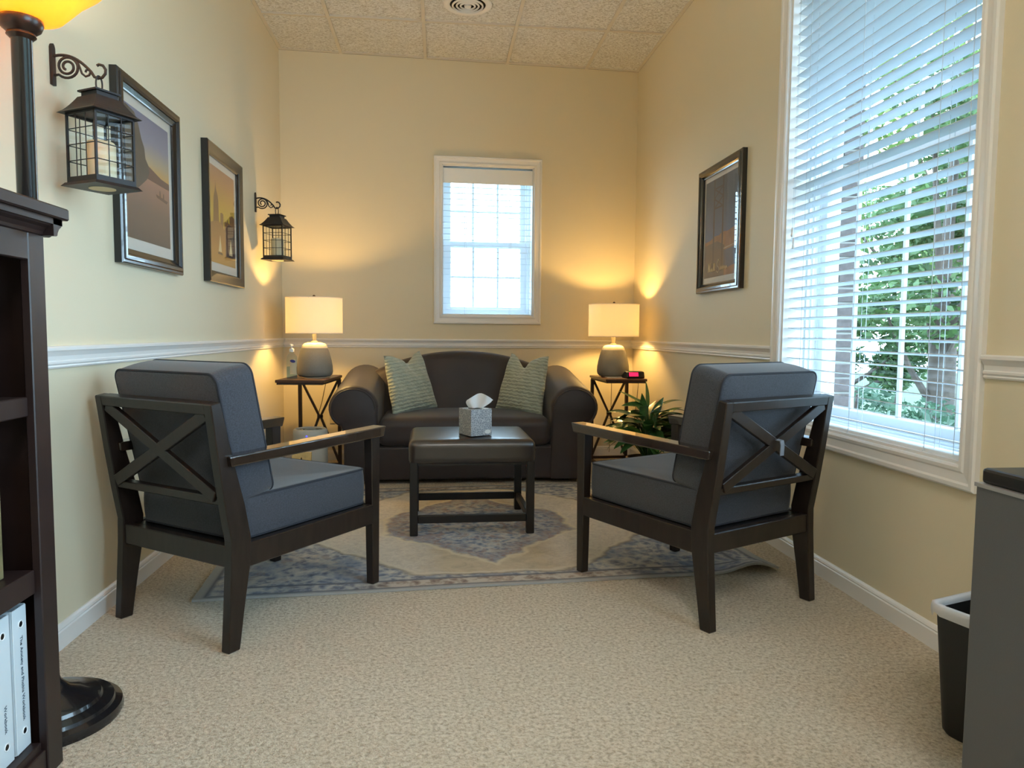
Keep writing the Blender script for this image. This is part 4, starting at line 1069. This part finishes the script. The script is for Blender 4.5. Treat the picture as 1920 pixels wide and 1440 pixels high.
# ------------------------------------------------------------------ floor lamp
t = thing('floor_lamp', 'black torchiere floor lamp with glowing amber bowl behind the bookcase', 'floor lamp', (.178, 1.785, 0))
b = B(); lathe(b, [(.160, 0), (.163, .010), (.160, .022), (.145, .028), (.142, .036), (.118, .042), (.114, .050), (.085, .056), (.070, .066), (.048, .075), (.030, .095), (.023, .12)], 56); obj('base', b, m_frame, t, smooth=35)
b = B(); lathe(b, [(.0215, .10), (.021, 1.60), (.024, 1.605)], 28); obj('pole', b, m_frame, t, smooth=50)
b = B(); lathe(b, [(.022, 1.598), (.030, 1.606), (.028, 1.612), (.040, 1.622), (.045, 1.634), (.043, 1.646), (.030, 1.650)], 36); obj('collar', b, mat('dark_brown_metal', (48, 30, 24), .3), t, smooth=40)
b = B(); pr = [(.034, 1.642), (.060, 1.645), (.085, 1.655), (.108, 1.680), (.130, 1.705), (.165, 1.735), (.195, 1.770), (.205, 1.80)]
lathe(b, pr+[(p[0]-.004, p[1]+.003) for p in pr[::-1]], 56, cap=False); obj('glass_bowl', b, m_amber, t, smooth='all')
point('bulb_light', (0, 0, 1.745), TORCH_W, TORCH_C, .045, t)

# ------------------------------------------------------------------ bookcase, books, binders
t = thing('bookcase', 'dark espresso bookcase with crown top standing against the left wall', 'bookcase', (.158, 1.10, 0))
y0, y1, xf = -.50, .50, .145
def part(nm, x0, x1, ya, yb, z0, z1, bev=.002): 
    b = B(); box(b, x0, x1, ya, yb, z0, z1); return obj(nm, b, m_shelf, t, bevel=bev, seg=1)
for ya, yb in ((y1-.022, y1), (y0, y0+.022)): part('side_panel', -.135, xf-.018, ya, yb, 0, 1.145)
for ya, yb in ((y1-.056, y1+.002), (y0-.002, y0+.056)): part('face_stile', xf-.018, xf, ya, yb, 0, 1.145)
part('face_rail', xf-.018, xf-.001, y0+.056, y1-.056, 1.082, 1.145)
part('back_panel', -.140, -.134, y0, y1, .03, 1.145, 0)
part('shelf', -.134, xf-.012, y0+.022, y1-.057, .766, .806); part('shelf', -.134, xf-.012, y0+.022, y1-.057, .398, .448)
part('bottom_shelf', -.134, xf-.012, y0+.022, y1-.057, .045, .078); part('toe_rail', xf-.03, xf-.004, y0+.056, y1-.056, 0, .062)
part('top_panel', -.140, xf+.036, y0-.036, y1+.036, 1.172, 1.197, .003)
b = B(); CR = [(0, 1.136), (.004, 1.138), (.006, 1.144), (.012, 1.152), (.020, 1.157), (.022, 1.160), (.026, 1.160), (.026, 1.172), (-.01, 1.172), (-.01, 1.136)]
molding(b, CR, (xf, y0-.026, 0), (xf, y1+.024, 0), (1, 0, 0)); molding(b, CR, (-.135, y1, 0), (xf+.026, y1, 0), (0, 1, 0)); obj('crown', b, m_shelf, t)
def book(ya, yb, xb, xf_, z0, z1, mtl, label, nm='book'):
    o = thing(nm, label, nm, (xf_, (ya+yb)/2, z0)); h = (yb-ya)/2; d = xf_-xb
    b = B(); box(b, -d, 0, -h, h, 0, z1-z0)
    obj('cover', b, mtl, o, bevel=.002, seg=1)
    b = B(); box(b, -d-.001, -.006, -h+.004, h-.004, z1-z0-.004, z1-z0+.0006); obj('pages', b, m_matb, o)
    return o
book(1.452, 1.494, .06, .262, .8065, .985, m_bookt, 'tan book with ribbed spine on the upper bookcase shelf')
book(1.440, 1.490, .06, .262, .4485, .650, mat('book_olive', (118, 108, 74), .8, nscale=25, namt=.4), 'olive and tan patterned book on the middle bookcase shelf')
def binder(ya, yb, label, text, zt):
    o = thing('binder', label, 'binder', (.272, (ya+yb)/2, .0785), 0, 'white binders on the bottom shelf'); h = (yb-ya)/2; L = .300
    b = B(); box(b, -.003, 0, -h, h, 0, L); obj('spine', b, m_binder, o, bevel=.0012, seg=1)
    for s in (-1, 1):
        b = B(); box(b, -.20, -.003, s*h-.0012, s*h+.0012, 0, L); obj('cover', b, m_binder, o)
    b = B(); box(b, -.19, -.02, -h+.006, h-.006, .006, L-.02); obj('paper_stack', b, m_matb, o)
    for z in (.040, L-.035):
        b = B(); lathe(b, [(.0055, 0), (.0055, .0012)], 16); bmesh.ops.rotate(b, verts=b.verts, cent=(0, 0, 0), matrix=Matrix.Rotation(PI/2, 3, 'Y')); obj('finger_hole', b, m_black, o, loc=(.0, 0.002, z))
        b = B(); tube(b, [(.0008, .002+.0075*math.cos(2*PI*k/20), z+.0075*math.sin(2*PI*k/20)) for k in range(20)], .0012, 5, closed=True); obj('grommet', b, m_white, o)
    cu = bpy.data.curves.new('spine_text', 'FONT'); cu.body = text; cu.size = .0122; cu.align_x = 'LEFT'; cu.align_y = 'CENTER'; cu.extrude = .0002
    tx = bpy.data.objects.new('spine_text', cu); COL.objects.link(tx); cu.materials.append(m_ink); tx.parent = o
    # text reads downwards, facing +x
    dg = bpy.context.evaluated_depsgraph_get(); dg.update(); tm = bpy.data.meshes.new_from_object(tx.evaluated_get(dg)); bpy.data.objects.remove(tx); tx = bpy.data.objects.new('spine_text', tm); COL.objects.link(tx); tm.materials.clear(); tm.materials.append(m_ink); tx.parent = o
    tx.matrix_local = Matrix.Translation((.0008, 0.002, zt)) @ Matrix(((0, 0, 1, 0), (0, 1, 0, 0), (-1, 0, 0, 0), (0, 0, 0, 1)))
    return o
binder(1.493, 1.541, 'white binder with grey spine title at the end of the bottom bookcase shelf', 'The Anxiety and Phobia Workbook', .240)
binder(1.428, 1.482, 'white binder second from the end of the bottom bookcase shelf', 'Workbook', .124)

# ------------------------------------------------------------------ waste bin and cabinet
BINC = (2.442, 1.500, 0)
t = thing('waste_bin', 'black rectangular waste bin with white liner folded over the rim', 'bin', BINC, math.radians(20))
def ring(bm, hx, hy, r, z): return [bm.verts.new((p[0], p[1], z)) for p in rrect(hx, hy, r, 6)]
b = B(); R_ = [ring(b, .105, .085, .03, 0), ring(b, .110, .090, .03, .01), ring(b, .130, .107, .035, .298), ring(b, .134, .111, .036, .302), ring(b, .134, .111, .036, .310), ring(b, .127, .104, .034, .310), ring(b, .108, .087, .03, .015)]
for a_, c_ in zip(R_, R_[1:]):
    for i in range(len(a_)): b.faces.new([a_[i], a_[(i+1) % len(a_)], c_[(i+1) % len(a_)], c_[i]])
b.faces.new(R_[0][::-1]); b.faces.new(R_[-1]); obj('bucket', b, m_binblk, t, smooth=40)
b = B(); R_ = []
for (e, z, am) in ((.0065, .290, .006), (.0075, .300, .003), (.006, .313, .001), (-.003, .316, .001), (-.0085, .310, .002), (-.009, .300, .002)):
    rr = []
    for i, p in enumerate(rrect(.132+e, .109+e, .037, 8)):
        wv = am*(math.sin(i*1.3)+.6*math.sin(i*2.9+1)); rr.append(b.verts.new((p[0]*(1+wv*.15), p[1]*(1+wv*.15), z+wv)))
    R_.append(rr)
for a_, c_ in zip(R_, R_[1:]):
    for i in range(len(a_)): b.faces.new([a_[i], a_[(i+1) % len(a_)], c_[(i+1) % len(a_)], c_[i]])
l_ = obj('liner', b, m_liner, t, smooth='all'); l_['label'] = 'white plastic liner folded over the rim'

t = thing('office_cabinet', 'grey cabinet with stepped black top at the right wall beside the bin', 'cabinet', (2.345, .76, 0))
b = B(); box(b, -.250, .245, -.44, .44, .02, .676); obj('body', b, m_cab, t, bevel=.003)
b = B(); box(b, -.252, .245, -.442, .442, .672, .679); obj('top_edge', b, m_cabedge, t)
b = B(); box(b, -.245, .24, -.435, .435, .679, .707); obj('lid', b, m_black, t, bevel=.006)
b = B(); box(b, -.205, .23, -.40, .375, .707, .717); obj('raised_panel', b, m_black, t, bevel=.003)
b = B(); box(b, -.150, .21, -.35, .330, .717, .724); obj('raised_panel', b, m_black, t, bevel=.003)
b = B(); box(b, -.235, .235, -.42, .42, 0, .02); obj('plinth', b, m_black, t)

# ------------------------------------------------------------------ ceiling vent and added fill panel
t = thing('ceiling_vent', 'round white ceiling vent with concentric rings in a ceiling tile', 'vent', (1.293, 4.49, H))
b = B(); lathe(b, [(.145, .012), (.145, -.001), (.138, -.005), (.114, -.005), (.108, -.001), (.108, .01)], 56, cap=False); obj('flange', b, m_trim, t, smooth=50)
b = B(); lathe(b, [(.112, .003), (.112, .005)], 40); obj('duct_shade', b, m_dark, t)  # black disc stands in for the deep shade between the rings
for r_ in (.090, .066, .043):
    b = B(); lathe(b, [(r_+.006, -.007), (r_, -.013), (r_-.002, -.013), (r_-.005, -.004), (r_-.003, -.004), (r_, -.010), (r_+.005, -.004)], 48, cap=False); obj('ring', b, m_trim, t, smooth=50)
b = B(); lathe(b, [(.022, -.004), (.020, -.013), (.012, -.010), (.002, -.015)], 30); obj('hub', b, m_trim, t, smooth=50)

y_a, y_b = rows[2][0], rows[3][1]  # unseen fill panel behind the camera, added to brighten the room
t = thing('added_fill_panel', 'flat white fill panel added in the tile grid, unseen behind the camera', 'fill light', (1.321, (y_a+y_b)/2, H+.006))
hw, hl = .290, (y_b-y_a)/2-.02
b = B(); frame_loop(b, -hw, hw, -hl, hl, [(0, 0), (0, .006), (.02, .006), (.02, 0)])
bmesh.ops.rotate(b, verts=b.verts, cent=(0, 0, 0), matrix=Matrix.Rotation(PI/2, 3, 'X')); obj('frame', b, m_ceilwhite, t)
m_panel.node_tree.nodes['Principled BSDF'].inputs['Emission Strength'].default_value = 5.0
b = B(); box(b, -hw+.02, hw-.02, -hl+.02, hl-.02, .0, .004); obj('diffuser', b, m_panel, t)
al = area('fill_light', (0, 0, -.012), (0, 0, 0), 2*hw-.05, 2*hl-.05, FILL_W, FILL_C); al.parent = t
